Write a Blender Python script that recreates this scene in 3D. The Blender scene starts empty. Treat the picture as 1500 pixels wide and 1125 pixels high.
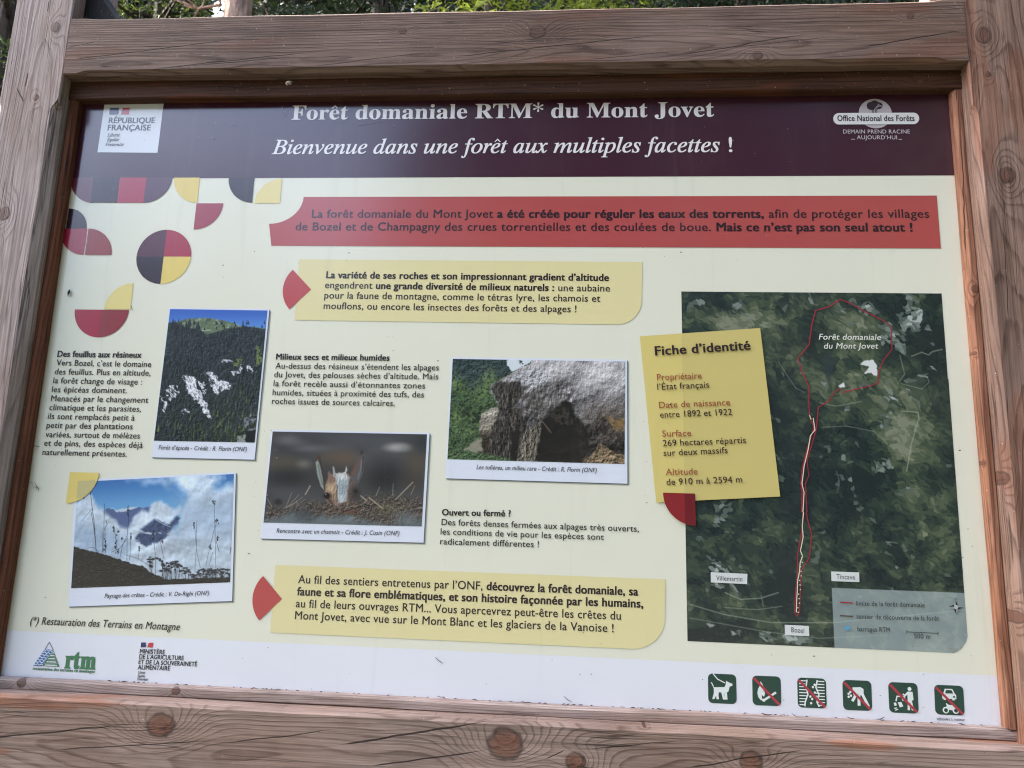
import bpy, math, random, unicodedata
import numpy as np
from mathutils import Vector, Matrix

SC = bpy.context.scene
COL = SC.collection
RAD = math.radians

# ---------------------------------------------------------------- camera
S = 1.3                 # camera to panel, metres
EYE = 1.55              # camera height, metres
FPX = 1000.0            # focal length in pixels of the 1500 px wide photograph
ROT = np.array([[0.99731933, 0.01779579, -0.07097514],
                [-0.02945848, 0.98554508, -0.16683254],
                [0.06698028, 0.16847613, 0.98342739]])
cam = bpy.data.cameras.new('camera')
cam.sensor_width = 36.0
cam.lens = 36.0 * FPX / 1500.0
cam.clip_start = 0.02
cam.clip_end = 2000
cam.dof.use_dof = True
cam.dof.focus_distance = S
cam.dof.aperture_fstop = 8
cam_o = bpy.data.objects.new('camera', cam)
COL.objects.link(cam_o)
cx, cu, cb = ROT[:, 0], -ROT[:, 1], -ROT[:, 2]
def b2w(v): return (v[0], v[2], -v[1])
ax, ay, az = b2w(cx), b2w(cu), b2w(cb)
cam_o.matrix_world = Matrix(((ax[0], ay[0], az[0], 0), (ax[1], ay[1], az[1], -S), (ax[2], ay[2], az[2], EYE), (0, 0, 0, 1)))
SC.camera = cam_o

# ---------------------------------------------------------------- light
SUN_EL, SUN_AZ = RAD(43), RAD(-75)       # azimuth from +Y (behind the board) towards +X: the sun stands to the left, a little behind
w = bpy.data.worlds.new('World')
SC.world = w
w.use_nodes = True
nt = w.node_tree
bg = nt.nodes['Background']
sky = nt.nodes.new('ShaderNodeTexSky')
sky.sky_type = 'NISHITA'
sky.sun_disc = False
sky.sun_elevation = SUN_EL
sky.sun_rotation = SUN_AZ
sky.altitude = 0
sky.air_density = 1.0
sky.ozone_density = 1.3
sky.dust_density = 5.5
nt.links.new(sky.outputs[0], bg.inputs[0])
bg.inputs[1].default_value = 0.15
sl = bpy.data.lights.new('sun', 'SUN')
sl.energy = 2.2
sl.angle = RAD(0.53)
sl.color = (1.0, 0.95, 0.86)
so = bpy.data.objects.new('sun', sl)
COL.objects.link(so)
sd = Vector((math.sin(SUN_AZ) * math.cos(SUN_EL), math.cos(SUN_AZ) * math.cos(SUN_EL), math.sin(SUN_EL)))
so.rotation_euler = sd.to_track_quat('Z', 'Y').to_euler()
so.location = (-15, 4, 20)
SC.view_settings.view_transform = 'Standard'
SC.view_settings.look = 'None'
SC.view_settings.gamma = 1
SC.view_settings.exposure = 3.07
SC.cycles.filter_width = 1.15
SC.cycles.max_bounces = 6
SC.cycles.transparent_max_bounces = 4

# ---------------------------------------------------------------- helpers
def lin(c):
    c = np.asarray(c, float) / 255.0
    return np.where(c <= 0.04045, c / 12.92, ((c + 0.055) / 1.055) ** 2.4)

def uv(x, y):
    """photo pixel -> panel coordinates (u to the right, v down), in units of S"""
    d = np.stack([(np.asarray(x, float) - 750) / FPX, (np.asarray(y, float) - 562.5) / FPX, np.ones_like(np.asarray(x, float))], -1) @ ROT.T
    return d[..., 0] / d[..., 2], d[..., 1] / d[..., 2]

def unuv(u, v):
    d = np.stack([u, v, np.ones_like(u)], -1) @ ROT
    return d[..., 0] / d[..., 2] * FPX + 750, d[..., 1] / d[..., 2] * FPX + 562.5

def W(u, v, d=0.0):
    return (S * u, -S * d, EYE - S * v)

def P(x, y, d=0.0):
    """point seen at photo pixel x, y on the plane d (units of S) in front of the panel"""
    u, v = uv(x, y)
    return W(u * (1 - d), v * (1 - d), d)

def mesh_obj(name, verts, faces, mat=None, parent=None, cols=None, smooth=False):
    me = bpy.data.meshes.new(name)
    me.from_pydata([tuple(map(float, p)) for p in verts], [], faces)
    if cols is not None:
        at = me.color_attributes.new('col', 'FLOAT_COLOR', 'POINT')
        a = np.ones((len(verts), 4), np.float32)
        a[:, :3] = np.asarray(cols)
        at.data.foreach_set('color', a.ravel())
    if mat: me.materials.append(mat)
    if smooth: me.polygons.foreach_set('use_smooth', [True] * len(me.polygons))
    me.update()
    o = bpy.data.objects.new(name, me)
    COL.objects.link(o)
    if parent: o.parent = parent
    return o

def quick_mesh(name, V, Q, cols=None, mats=None, mi=None):
    """numpy mesh of quads"""
    me = bpy.data.meshes.new(name)
    n, k = Q.shape
    me.vertices.add(len(V)); me.vertices.foreach_set('co', np.ascontiguousarray(V, np.float32).ravel())
    me.loops.add(n * k); me.loops.foreach_set('vertex_index', np.ascontiguousarray(Q, np.int32).ravel())
    me.polygons.add(n); me.polygons.foreach_set('loop_start', np.arange(0, n * k, k, dtype=np.int32))
    if cols is not None:
        at = me.color_attributes.new('col', 'FLOAT_COLOR', 'POINT')
        a = np.ones((len(V), 4), np.float32); a[:, :3] = cols
        at.data.foreach_set('color', a.ravel())
    for m in mats or []: me.materials.append(m)
    if mi is not None: me.polygons.foreach_set('material_index', np.ascontiguousarray(mi, np.int32))
    me.update(calc_edges=True); me.validate()
    return me

def tag(o, label=None, cat=None, group=None, kind=None):
    if label: o['label'] = label
    if cat: o['category'] = cat
    if group: o['group'] = group
    if kind: o['kind'] = kind
    return o

def link(name, me, parent=None, loc=(0, 0, 0)):
    o = bpy.data.objects.new(name, me)
    COL.objects.link(o)
    o.location = loc
    if parent: o.parent = parent
    return o

def empty(name, loc=(0, 0, 0)):
    o = bpy.data.objects.new(name, None)
    o.empty_display_size = 0.1
    COL.objects.link(o)
    o.location = loc
    return o

# ---------------------------------------------------------------- node expressions
class NB:
    def __init__(self, name):
        self.m = bpy.data.materials.new(name)
        self.m.use_nodes = True
        self.t = self.m.node_tree
        self.b = self.t.nodes['Principled BSDF']
    def put(self, sock, v):
        if isinstance(v, X): self.t.links.new(v.s, sock)
        elif isinstance(v, bpy.types.NodeSocket): self.t.links.new(v, sock)
        elif isinstance(v, (tuple, list, np.ndarray)):
            v = [float(q) for q in v]
            sock.default_value = v + [1.0] if sock.type == 'RGBA' and len(v) == 3 else v
        else: sock.default_value = v
    def math(self, op, *a):
        n = self.t.nodes.new('ShaderNodeMath'); n.operation = op
        for i, q in enumerate(a): self.put(n.inputs[i], q)
        return X(self, n.outputs[0])
    def ss(self, lo, hi, x):
        n = self.t.nodes.new('ShaderNodeMapRange'); n.interpolation_type = 'SMOOTHSTEP'
        self.put(n.inputs[0], x); self.put(n.inputs[1], lo); self.put(n.inputs[2], hi)
        return X(self, n.outputs[0])
    def vec(self, x, y, z):
        n = self.t.nodes.new('ShaderNodeCombineXYZ')
        for i, q in enumerate((x, y, z)): self.put(n.inputs[i], q)
        return X(self, n.outputs[0])
    def noise(self, v, scale=1.0, detail=2.0, rough=0.5, dist=0.0):
        n = self.t.nodes.new('ShaderNodeTexNoise')
        self.put(n.inputs['Vector'], v)
        n.inputs['Scale'].default_value = scale; n.inputs['Detail'].default_value = detail
        n.inputs['Roughness'].default_value = rough; n.inputs['Distortion'].default_value = dist
        return X(self, n.outputs[0])
    def mix(self, f, a, b, mode='MIX'):
        n = self.t.nodes.new('ShaderNodeMix'); n.data_type = 'RGBA'; n.blend_type = mode
        self.put(n.inputs[0], f); self.put(n.inputs[6], a); self.put(n.inputs[7], b)
        return X(self, n.outputs[2])
    def coord(self, which='Object'):
        n = self.t.nodes.new('ShaderNodeTexCoord')
        q = self.t.nodes.new('ShaderNodeSeparateXYZ')
        self.t.links.new(n.outputs[which], q.inputs[0])
        return X(self, n.outputs[which]), [X(self, q.outputs[i]) for i in range(3)]
    def attr(self, name='col'):
        n = self.t.nodes.new('ShaderNodeAttribute'); n.attribute_name = name
        return X(self, n.outputs['Color'])
    def bump(self, h, strength=0.5, dist=0.002):
        n = self.t.nodes.new('ShaderNodeBump')
        n.inputs['Strength'].default_value = strength; n.inputs['Distance'].default_value = dist
        self.put(n.inputs['Height'], h)
        self.t.links.new(n.outputs[0], self.b.inputs['Normal'])
    def set(self, **k):
        for a, v in k.items(): self.put(self.b.inputs[a.replace('_', ' ')], v)

class X:
    def __init__(self, nb, s): self.nb, self.s = nb, s
    def __add__(a, b): return a.nb.math('ADD', a, b)
    __radd__ = __add__
    def __sub__(a, b): return a.nb.math('SUBTRACT', a, b)
    def __rsub__(a, b): return a.nb.math('SUBTRACT', b, a)
    def __mul__(a, b): return a.nb.math('MULTIPLY', a, b)
    __rmul__ = __mul__
    def __truediv__(a, b): return a.nb.math('DIVIDE', a, b)

# ---------------------------------------------------------------- wood
def wood(name, axis, early, late, knots=(), cracks=(), t0=0.0, n0=0.05, tilt=0.0, lean=0.02, pitch=0.007,
         red=(150, 95, 62), red_amt=0.5, d=0.037, seed=0, late_amt=0.8, knot_col=(92, 60, 45), rough=0.75, grey=0.0):
    """weathered softwood: growth rings round a slanting pith, pushed aside by knots, split by drying cracks"""
    nb = NB(name)
    vec, (x, y, z) = nb.coord()
    s, t = (x, z) if axis == 'x' else (z, x)
    n = y
    def st(px, py):
        p = P(px, py, d)
        return (p[0], p[2]) if axis == 'x' else (p[2], p[0])
    lo = nb.noise(nb.vec(s * 1.3 + seed, t * 7.0, n * 7.0), 1.0, 2.0, 0.5)
    me = nb.noise(nb.vec(s * 7.0 + seed, t * 34.0, n * 34.0), 1.0, 2.0, 0.55)
    tt = t - t0 - s * lean + (lo - 0.5) * 0.03
    nn = n - n0 - s * tilt + (lo - 0.5) * 0.05
    h = nb.math('SQRT', tt * tt + nn * nn) + (me - 0.5) * 0.006
    kin, kdark = None, None
    for (px, py, r) in knots:
        ks, kt = st(px, py)
        r = r * 0.86 * S / FPX
        ds, dt = s - ks, t - kt
        q = ds * ds * (1 / (3.2 * r) ** 2) + dt * dt * (1 / (1.7 * r) ** 2)
        h = h + nb.math('EXPONENT', q * -1.0) * (1.7 * r)
        rr = nb.math('SQRT', ds * ds * 0.8 + dt * dt * 1.15) / r + (nb.noise(vec, 55.0, 3.0, 0.6) - 0.5) * 0.6
        k = 1.0 - nb.ss(0.7, 1.12, rr)
        e = nb.ss(0.75, 1.0, rr) * (1.0 - nb.ss(1.0, 1.25, rr))
        ring = nb.math('SINE', rr * 17.0) * 0.22 + nb.ss(0.55, 0.68, nb.noise(nb.vec(ds * 40.0, dt * 110.0 + px, 0.0), 1.0, 2.0)) * 0.8
        kin = k if kin is None else nb.math('MAXIMUM', kin, k)
        kdark = (e + k * ring) if kdark is None else nb.math('MAXIMUM', kdark, e + k * ring)
    fr = nb.math('FRACT', h * (1.0 / pitch))
    lw = nb.ss(0.52, 0.86, fr) * (1.0 - nb.ss(0.86, 0.98, fr)) * nb.ss(0.12, 0.5, nb.noise(nb.vec(s * 5.0, t * 60.0 + seed, n * 60.0), 1.0, 2.0))
    fib = nb.noise(nb.vec(s * 9.0, t * 330.0, n * 330.0), 1.0, 2.0, 0.6)
    streak = nb.noise(nb.vec(s * 2.5 + seed, t * 60.0, n * 60.0), 1.0, 3.0, 0.6)
    blot = nb.noise(nb.vec(s * 5.0 + seed * 2, t * 11.0, n * 11.0), 1.0, 4.0, 0.62)
    spk = nb.noise(vec, 210.0, 2.0, 0.6)
    patch = nb.noise(nb.vec(s * 3.2 - seed, t * 16.0, n * 16.0 + 3), 1.0, 1.5, 0.45)
    amt = nb.ss(0.3, 0.65, blot) * 0.4 + 0.7
    early, late = [q * 0.965 for q in early], [q * 1.02 for q in late]
    c = nb.mix(lw * amt * late_amt, lin(early), lin(late))
    c = nb.mix(nb.ss(0.35, 0.75, streak) * 0.2, c, lin(late))
    c = nb.mix(nb.ss(0.585, 0.63, patch) * red_amt, c, lin(red))
    c = nb.mix(nb.ss(0.40, 0.68, blot), c, nb.mix(1.0, c, (0.76, 0.75, 0.74), 'MULTIPLY'))
    c = nb.mix(nb.ss(0.25, 0.8, fib), nb.mix(1.0, c, (0.74, 0.73, 0.72), 'MULTIPLY'), nb.mix(1.0, c, (1.14, 1.14, 1.15), 'MULTIPLY'))
    c = nb.mix(nb.ss(0.70, 0.76, spk) * 0.5, c, lin((215, 205, 200)))
    c = nb.mix(nb.ss(0.72, 0.77, 1.0 - spk) * 0.6, c, lin((60, 48, 44)))
    stain = nb.noise(nb.vec(s * 2.4 + seed * 3, t * 5.0, n * 5.0), 1.0, 5.0, 0.65)
    c = nb.mix(nb.ss(0.46, 0.66, stain) * 0.6, c, nb.mix(1.0, c, (0.80, 0.70, 0.60), 'MULTIPLY'))
    c = nb.mix(nb.ss(0.52, 0.72, 1.0 - stain) * 0.3, c, nb.mix(1.0, c, (1.12, 1.13, 1.15), 'MULTIPLY'))
    line1 = nb.noise(nb.vec(s * 2.2 + seed, t * 150.0, n * 150.0), 1.0, 1.0, 0.5)
    line2 = nb.noise(nb.vec(s * 1.1 - seed, t * 38.0, n * 38.0), 1.0, 3.0, 0.6)
    c = nb.mix(nb.ss(0.58, 0.66, line1) * 0.3, c, lin([q * 0.62 for q in late]))
    c = nb.mix(nb.ss(0.60, 0.70, 1.0 - line1) * 0.2, c, lin([min(255, q * 1.16) for q in early]))
    chk = (1.0 - nb.ss(0.0, 0.014, nb.math('ABSOLUTE', line2 - 0.5))) * nb.ss(0.45, 0.62, nb.noise(nb.vec(s * 4.0, t * 20.0 + seed, n * 20.0), 1.0, 2.0))
    c = nb.mix(chk * 0.7, c, lin([q * 0.42 for q in late]))
    hgt = fib * 0.45 + lw * 0.35 + streak * 0.4 + line1 * 0.5 - chk * 1.2
    if kin is not None:
        kc = nb.mix(nb.noise(vec, 120.0, 4.0, 0.7), lin([q * 0.72 for q in knot_col]), lin([q * 1.3 for q in knot_col]))
        c = nb.mix(kin * 0.72, c, kc)
        c = nb.mix(nb.math('MAXIMUM', kdark, 0.0) * 0.7, c, lin((58, 42, 36)))
        hgt = hgt + kin * 0.5
    cr = None
    for (x0, y0, x1, y1, wd) in cracks:
        s0, a0 = st(x0, y0); s1, a1 = st(x1, y1)
        if s1 < s0: s0, a0, s1, a1 = s1, a1, s0, a0
        f = (s - s0) * (1.0 / (s1 - s0))
        line = f * (a1 - a0) + a0 + (nb.noise(nb.vec(s * 14.0 + seed + x0, 0.0, 0.0), 1.0, 2.0) - 0.5) * 0.008
        taper = nb.ss(0.0, 0.12, f) * (1.0 - nb.ss(0.7, 1.0, f))
        wv = taper * (wd * 0.55 * S / FPX)
        k = nb.ss(-0.0003, 0.0007, wv - nb.math('ABSOLUTE', t - line))
        cr = k if cr is None else nb.math('MAXIMUM', cr, k)
    if cr is not None:
        c = nb.mix(cr * 0.9, c, lin((38, 29, 26)))
        hgt = hgt - cr * 3.0
    nb.set(Base_Color=c, Roughness=rough)
    nb.b.inputs['Specular IOR Level'].default_value = 0.25
    nb.bump(hgt, 0.55, 0.0016)
    return nb.m

def timber(name, axis, s0, s1, ta, tb, na, nb_, mat, parent, ch=None, seed=0, jit=0.0006, nst=40):
    """squared timber lofted along axis; ch(corner, s) gives the chamfer of corner 0..3
    (0: low t front, 1: high t front, 2: high t back, 3: low t back); front is the low n side"""
    rnd = random.Random(seed)
    ss = list(np.linspace(s0, s1, nst))
    if ch:
        for q in getattr(ch, 'stops', []): ss += [q] if s0 < q < s1 else []
    ss = sorted(set(round(float(q), 5) for q in ss))
    V, F = [], []
    ph = [rnd.uniform(0, 6) for _ in range(6)]
    for s in ss:
        wob = [jit * (math.sin(s * 5 + ph[i]) + 0.6 * math.sin(s * 17 + ph[i] * 2)) for i in range(4)]
        a, b, f, k = ta + wob[0], tb + wob[1], na + wob[2], nb_ + wob[3]
        c = [max(0.0018, ch(i, s)) if ch else 0.002 for i in range(4)]
        ring = [(a, f + c[0]), (a + c[0], f), (b - c[1], f), (b, f + c[1]), (b, k - c[2]), (b - c[2], k), (a + c[3], k), (a, k - c[3])]
        for (t, n) in ring:
            V.append((s, n, t) if axis == 'x' else (t, n, s))
    m = len(ss)
    for i in range(m - 1):
        for j in range(8):
            q = (i * 8 + j, i * 8 + (j + 1) % 8, (i + 1) * 8 + (j + 1) % 8, (i + 1) * 8 + j)
            F.append(q if axis == 'x' else q[::-1])
    F.append(tuple(range(7, -1, -1)) if axis == 'x' else tuple(range(8)))
    e = [(m - 1) * 8 + j for j in range(8)]
    F.append(tuple(e) if axis == 'x' else tuple(e[::-1]))
    return mesh_obj(name, V, F, mat, parent)

# ---------------------------------------------------------------- ground
def ground_mat():
    nb = NB('forest_floor')
    vec, (x, y, z) = nb.coord()
    a = nb.noise(vec, 0.35, 4, 0.6); b = nb.noise(vec, 9.0, 4, 0.65); c = nb.noise(vec, 60.0, 2, 0.6)
    col = nb.mix(nb.ss(0.4, 0.6, a), lin((58, 52, 46)), lin((48, 60, 40)))
    col = nb.mix(nb.ss(0.35, 0.7, b), col, lin((56, 52, 46)))
    col = nb.mix(nb.ss(0.6, 0.72, c), col, lin((80, 74, 64)))
    nb.set(Base_Color=col, Roughness=0.95)
    nb.bump(b * 0.6 + c * 0.4, 0.8, 0.05)
    return nb.m

def build_ground():
    g = np.concatenate([-np.geomspace(900, 12, 14), np.linspace(-10, 10, 31), np.geomspace(12, 900, 14)])
    n = len(g)
    gx, gy = np.meshgrid(g, g, indexing='ij')
    r = np.hypot(gx, gy)
    gz = 0.06 * np.sin(gx * 0.9) * np.cos(gy * 0.7) * np.clip((r - 2.2) / 4, 0, 1) + np.clip(gy - 9, 0, 70) * 0.42
    V = np.stack([gx, gy, gz], -1).reshape(-1, 3)
    i = np.arange(n - 1)[:, None] * n + np.arange(n - 1)[None, :]
    Q = np.stack([i, i + n, i + n + 1, i + 1], -1).reshape(-1, 4)
    tag(link('ground', quick_mesh('ground', V, Q, mats=[ground_mat()])), kind='structure')
build_ground()

# ---------------------------------------------------------------- the board: timbers
board = empty('information_board')
tag(board, 'large timber-framed information board with printed forest panel, standing at the edge of the wood', 'information board')

def stop(lo, hi, s, ln):
    a = min(max((s - lo) / ln, 0), 1); b = min(max((hi - s) / ln, 0), 1)
    q = min(a, b); return q * q * (3 - 2 * q)
class Ch:
    def __init__(self, spec, lo, hi, ln=0.03):
        self.spec, self.lo, self.hi, self.ln = spec, lo, hi, ln
        self.stops = list(np.linspace(lo, lo + ln, 8)) + list(np.linspace(hi - ln, hi, 8))
    def __call__(self, i, s): return self.spec.get(i, 0) * stop(self.lo, self.hi, s, self.ln)

zt = lambda v: EYE - S * v
FR, BK = -0.037 * S, 0.085
LP = wood('weathered_post', 'z', (182, 167, 162), (116, 98, 92),
          knots=[(82, 40, 9), (53, 143, 6), (6, 313, 11)],
          cracks=[(42, 104, 37, 128, 2.2), (73, -2, 70, 18, 1.6), (24, 128, 36, 150, 2.5), (18, 86, 17, 94, 1.2)],
          t0=-0.872 * S + 0.012, n0=0.02, tilt=0.012, lean=0.0, pitch=0.0052, red_amt=0.12, seed=3, late_amt=0.55, knot_col=(104, 80, 74))
timber('post', 'z', 0.0, zt(-1.08), -0.9225 * S, -0.8205 * S, FR, BK, LP, board,
       Ch({1: 0.0112 * S, 0: 0.005 * S}, zt(0.27), zt(-0.625), 0.032), 1)
RP = wood('weathered_post_dark', 'z', (154, 126, 111), (84, 61, 51),
          knots=[(1441, 52, 13), (1447, 109, 5), (1475, 257, 13), (1472, 700, 9), (1494, 905, 8)],
          cracks=[(1470, 330, 1478, 470, 1.1)],
          t0=0.66 * S, n0=0.03, tilt=0.03, lean=-0.01, pitch=0.0048, red=(146, 92, 66), red_amt=0.4, seed=7, late_amt=0.62, knot_col=(88, 58, 46))
timber('post', 'z', 0.0, zt(-1.08), 0.5965 * S, 0.6985 * S, FR, BK, RP, board,
       Ch({0: 0.0078 * S, 1: 0.005 * S}, zt(0.27), zt(-0.60), 0.032), 2)
TB = wood('weathered_beam', 'x', (132, 110, 98), (80, 62, 54),
          knots=[(788, 47, 13), (590, 46, 6), (1110, 82, 8), (1333, 25, 5)],
          cracks=[(97, 89, 368, 56, 1.5), (225, 102, 485, 74, 1.5), (97, 71, 150, 60, 1.1), (655, 84, 1005, 48, 1.5), (1000, 81, 1202, 47, 1.5),
                  (1260, 70, 1418, 44, 1.8), (455, 98, 640, 76, 1.1), (300, 96, 430, 84, 1.3), (860, 88, 1010, 74, 1.0), (1060, 72, 1240, 52, 1.0)],
          t0=zt(-0.69), n0=0.0, tilt=0.02, lean=0.012, pitch=0.0050, red=(126, 82, 62), red_amt=0.35, seed=11, late_amt=0.7, d=0.038, knot_col=(84, 62, 52))
timber('top_beam', 'x', -0.8192 * S, 0.5960 * S, zt(-0.6625), zt(-0.7643), -0.0385 * S, BK - 0.01, TB, board,
       Ch({0: 0.0068 * S, 1: 0.004 * S}, -0.806 * S, 0.575 * S, 0.04), 3)
BR = wood('weathered_rail', 'x', (170, 147, 134), (104, 82, 71),
          knots=[(235, 1062, 19), (740, 1090, 23), (843, 1116, 13), (1100, 1116, 14), (945, 1064, 3)],
          cracks=[(-40, 1084, 200, 1060, 2.0), (75, 1099, 330, 1084, 1.4), (330, 1089, 500, 1068, 1.4), (495, 1092, 722, 1056, 2.4),
                  (540, 1123, 725, 1098, 1.8), (1000, 1126, 1190, 1096, 1.6), (800, 1112, 830, 1098, 1.5), (860, 1098, 1010, 1084, 1.1)],
          t0=zt(0.345), n0=0.02, tilt=-0.022, lean=0.01, pitch=0.0045, red=(158, 98, 66), red_amt=0.6, seed=17, late_amt=0.62, knot_col=(104, 62, 42))
timber('bottom_rail', 'x', -0.8195 * S, 0.5960 * S, zt(0.392), zt(0.2890), FR, BK - 0.01, BR, board,
       Ch({1: 0.0046 * S}, -0.9 * S, 0.68 * S, 0.03), 4)

def brace(uvs, mat, d0, d1, name='corner_brace'):
    n = len(uvs)
    V = [W(u, v, d0) for u, v in uvs] + [W(u, v, d1) for u, v in uvs]
    F = [tuple(range(n)), tuple(range(2 * n - 1, n - 1, -1))] + [(i, i + n, (i + 1) % n + n, (i + 1) % n) for i in range(n)]
    return mesh_obj(name, V, F, mat, board)
DB = wood('shaded_brace_wood', 'z', (32, 28, 27), (22, 19, 18), t0=-0.79 * S, seed=23, red_amt=0.0)  # near black because the shade on the left brace is put into its colour
brace([(-0.8203, -0.7645), (-0.7515, -0.7645), (-0.7515, -0.767), (-0.8203, -0.862)], DB, 0.012, -0.045)
PB = wood('pale_brace_wood', 'z', (160, 140, 132), (110, 90, 82), t0=0.57 * S, seed=29, red_amt=0.1)
brace([(0.5963, -0.7645), (0.5963, -0.872), (0.566, -0.80), (0.5585, -0.772), (0.5575, -0.7645)], PB, 0.012, -0.045)

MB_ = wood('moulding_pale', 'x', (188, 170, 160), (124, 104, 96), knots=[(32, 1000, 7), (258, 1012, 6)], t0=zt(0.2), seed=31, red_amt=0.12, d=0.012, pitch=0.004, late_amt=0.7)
MT = wood('moulding_shaded', 'x', (84, 54, 37), (48, 30, 21), knots=[(350, 136, 4), (1345, 122, 5)], t0=zt(-0.6), seed=37, red=(112, 62, 38), red_amt=0.5, d=0.012, pitch=0.006)  # brown wood, with the shade under the top beam put into the colour
ML = wood('moulding_brown_shaded', 'z', (124, 78, 56), (76, 44, 32), t0=-0.8 * S, seed=41, red=(136, 78, 52), red_amt=0.5, d=0.014, pitch=0.007, knots=[(62, 530, 2), (96, 165, 3)])  # brown wood taken darker to carry the shade of the left recess
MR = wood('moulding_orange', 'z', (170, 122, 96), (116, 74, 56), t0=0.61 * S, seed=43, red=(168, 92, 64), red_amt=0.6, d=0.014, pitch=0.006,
          knots=[(1428, 424, 6), (1429, 517, 2.5), (1441, 678, 3)], cracks=[(1406, 170, 1416, 380, 1.2)])
LBX = -0.8203 * S
mould = {}
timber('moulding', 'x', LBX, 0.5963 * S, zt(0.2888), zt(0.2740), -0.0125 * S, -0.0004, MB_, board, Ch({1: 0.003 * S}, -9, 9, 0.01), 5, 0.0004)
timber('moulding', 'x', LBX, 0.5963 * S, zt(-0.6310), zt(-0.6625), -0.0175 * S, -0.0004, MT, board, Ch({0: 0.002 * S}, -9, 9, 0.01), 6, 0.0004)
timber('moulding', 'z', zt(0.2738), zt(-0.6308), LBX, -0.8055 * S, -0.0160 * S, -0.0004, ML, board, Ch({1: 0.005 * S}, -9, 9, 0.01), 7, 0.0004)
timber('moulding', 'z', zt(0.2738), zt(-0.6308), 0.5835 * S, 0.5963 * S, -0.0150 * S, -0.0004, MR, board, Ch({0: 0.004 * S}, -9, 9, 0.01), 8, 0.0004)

# ---------------------------------------------------------------- the printed panel
def print_mat():
    nb = NB('printed_vinyl')
    vec, (x, y, z) = nb.coord()
    a = nb.noise(vec, 3.0, 4, 0.6); b = nb.noise(vec, 700.0, 1)
    c = nb.mix(nb.ss(0.45, 0.8, a) * 0.05, nb.attr(), lin((170, 160, 140)))
    drip = nb.noise(nb.vec(x * 26.0, 0.0, z * 1.6), 1.0, 3, .6)
    c = nb.mix(nb.ss(0.58, 0.74, drip) * 0.07, c, lin((120, 108, 88)))
    nb.set(Base_Color=c, Roughness=a * 0.12 + 0.15)
    nb.b.inputs['Specular IOR Level'].default_value = 0.85
    nb.bump(b * 0.3 + a * 0.7, 0.04, 0.001)
    return nb.m
PRINT = print_mat()

ILL = np.array([0.97, 0.98, 1.05])       # colour of the shade light, divided out of the print colours
def pc(c): return np.clip(lin(c) / ILL * 0.98, 0.004, 0.9)
LAY = 0.00022

class Ink:
    """flat printed marks gathered into one sheet mesh"""
    def __init__(self): self.V, self.F, self.C, self.e = [], [], [], 0
    def bump(self):
        """every mark lies a hair above the one before it"""
        self.e = (self.e + 1) % 60; return self.e * 0.01
    def uvpoly(self, pts, col, layer=1):
        n0 = len(self.V); layer = layer + self.bump()
        for (u, v) in pts:
            self.V.append(W(u, v, layer * LAY)); self.C.append(pc(col))
        self.F.append(tuple(range(n0, n0 + len(pts))))
    def poly(self, pts, col, layer=1):
        self.uvpoly([uv(x, y) for x, y in pts], col, layer)
    def raw(self, uvs, faces, col, layer, each=None):
        n0 = len(self.V); c = pc(col); layer = layer + self.bump()
        for i, (u, v) in enumerate(uvs): self.V.append(W(u, v, (layer if each is None else each[i]) * LAY)); self.C.append(c)
        self.F += [tuple(i + n0 for i in f) for f in faces]
    def sector(self, cpx, rpx, a0, a1, col, layer=1, n=24):
        """pie slice centred on photo pixel cpx; radius to photo pixel rpx (or a number, in panel units); angles clockwise from right"""
        cu_, cv_ = uv(*cpx)
        if isinstance(rpx, (tuple, list)):
            ru, rv = uv(*rpx); r = math.hypot(ru - cu_, rv - cv_)
        else: r = rpx
        pts = [(cu_, cv_)] if abs(a1 - a0) < 359 else []
        for i in range(n + 1):
            a = RAD(a0 + (a1 - a0) * i / n)
            pts.append((cu_ + r * math.cos(a), cv_ + r * math.sin(a)))
        self.uvpoly(pts, col, layer)
    def stroke(self, pts, wpx, col, layer=2, px=True):
        q = [np.array(uv(*p)) if px else np.array(p) for p in pts]
        h = wpx / FPX / 2 if px else wpx / 2
        vs, fs = [], []
        for i, p in enumerate(q):
            a = q[max(i - 1, 0)]; b = q[min(i + 1, len(q) - 1)]
            t = (b - a) / (np.linalg.norm(b - a) + 1e-9); nn = np.array([-t[1], t[0]]) * h
            vs += [p + nn, p - nn]
            if i: fs.append((2 * i - 2, 2 * i - 1, 2 * i + 1, 2 * i))
        self.raw(vs, fs, col, layer)
    def build(self, name, parent):
        return mesh_obj(name, self.V, self.F, PRINT, parent, self.C)

# --- lettering -------------------------------------------------
def serif(s, bold):
    o = ''
    for c in s:
        if 'A' <= c <= 'Z': o += chr((0x1d400 if bold else 0x1d434) + ord(c) - 65)
        elif c == 'h' and not bold: o += '\u210e'
        elif 'a' <= c <= 'z': o += chr((0x1d41a if bold else 0x1d44e) + ord(c) - 97)
        else: o += c
    return o
_tc = {}
def tmesh(s, off=0.0, sp=1.0, shear=0.0):
    k = (s, off, sp, shear)
    if k in _tc: return _tc[k]
    c = bpy.data.curves.new('lettering', 'FONT')
    c.body = s; c.size = 1; c.offset = off; c.space_character = sp; c.shear = shear; c.resolution_u = 3; c.fill_mode = 'BOTH'
    o = bpy.data.objects.new('lettering', c); COL.objects.link(o)
    dg = bpy.context.evaluated_depsgraph_get(); dg.update()
    me = bpy.data.meshes.new_from_object(o.evaluated_get(dg))
    v = np.zeros(len(me.vertices) * 3); me.vertices.foreach_get('co', v)
    v = v.reshape(-1, 3)[:, :2]
    f = [tuple(p.vertices) for p in me.polygons]
    bpy.data.objects.remove(o); bpy.data.curves.remove(c); bpy.data.meshes.remove(me)
    _tc[k] = (v, f)
    return v, f
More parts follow.
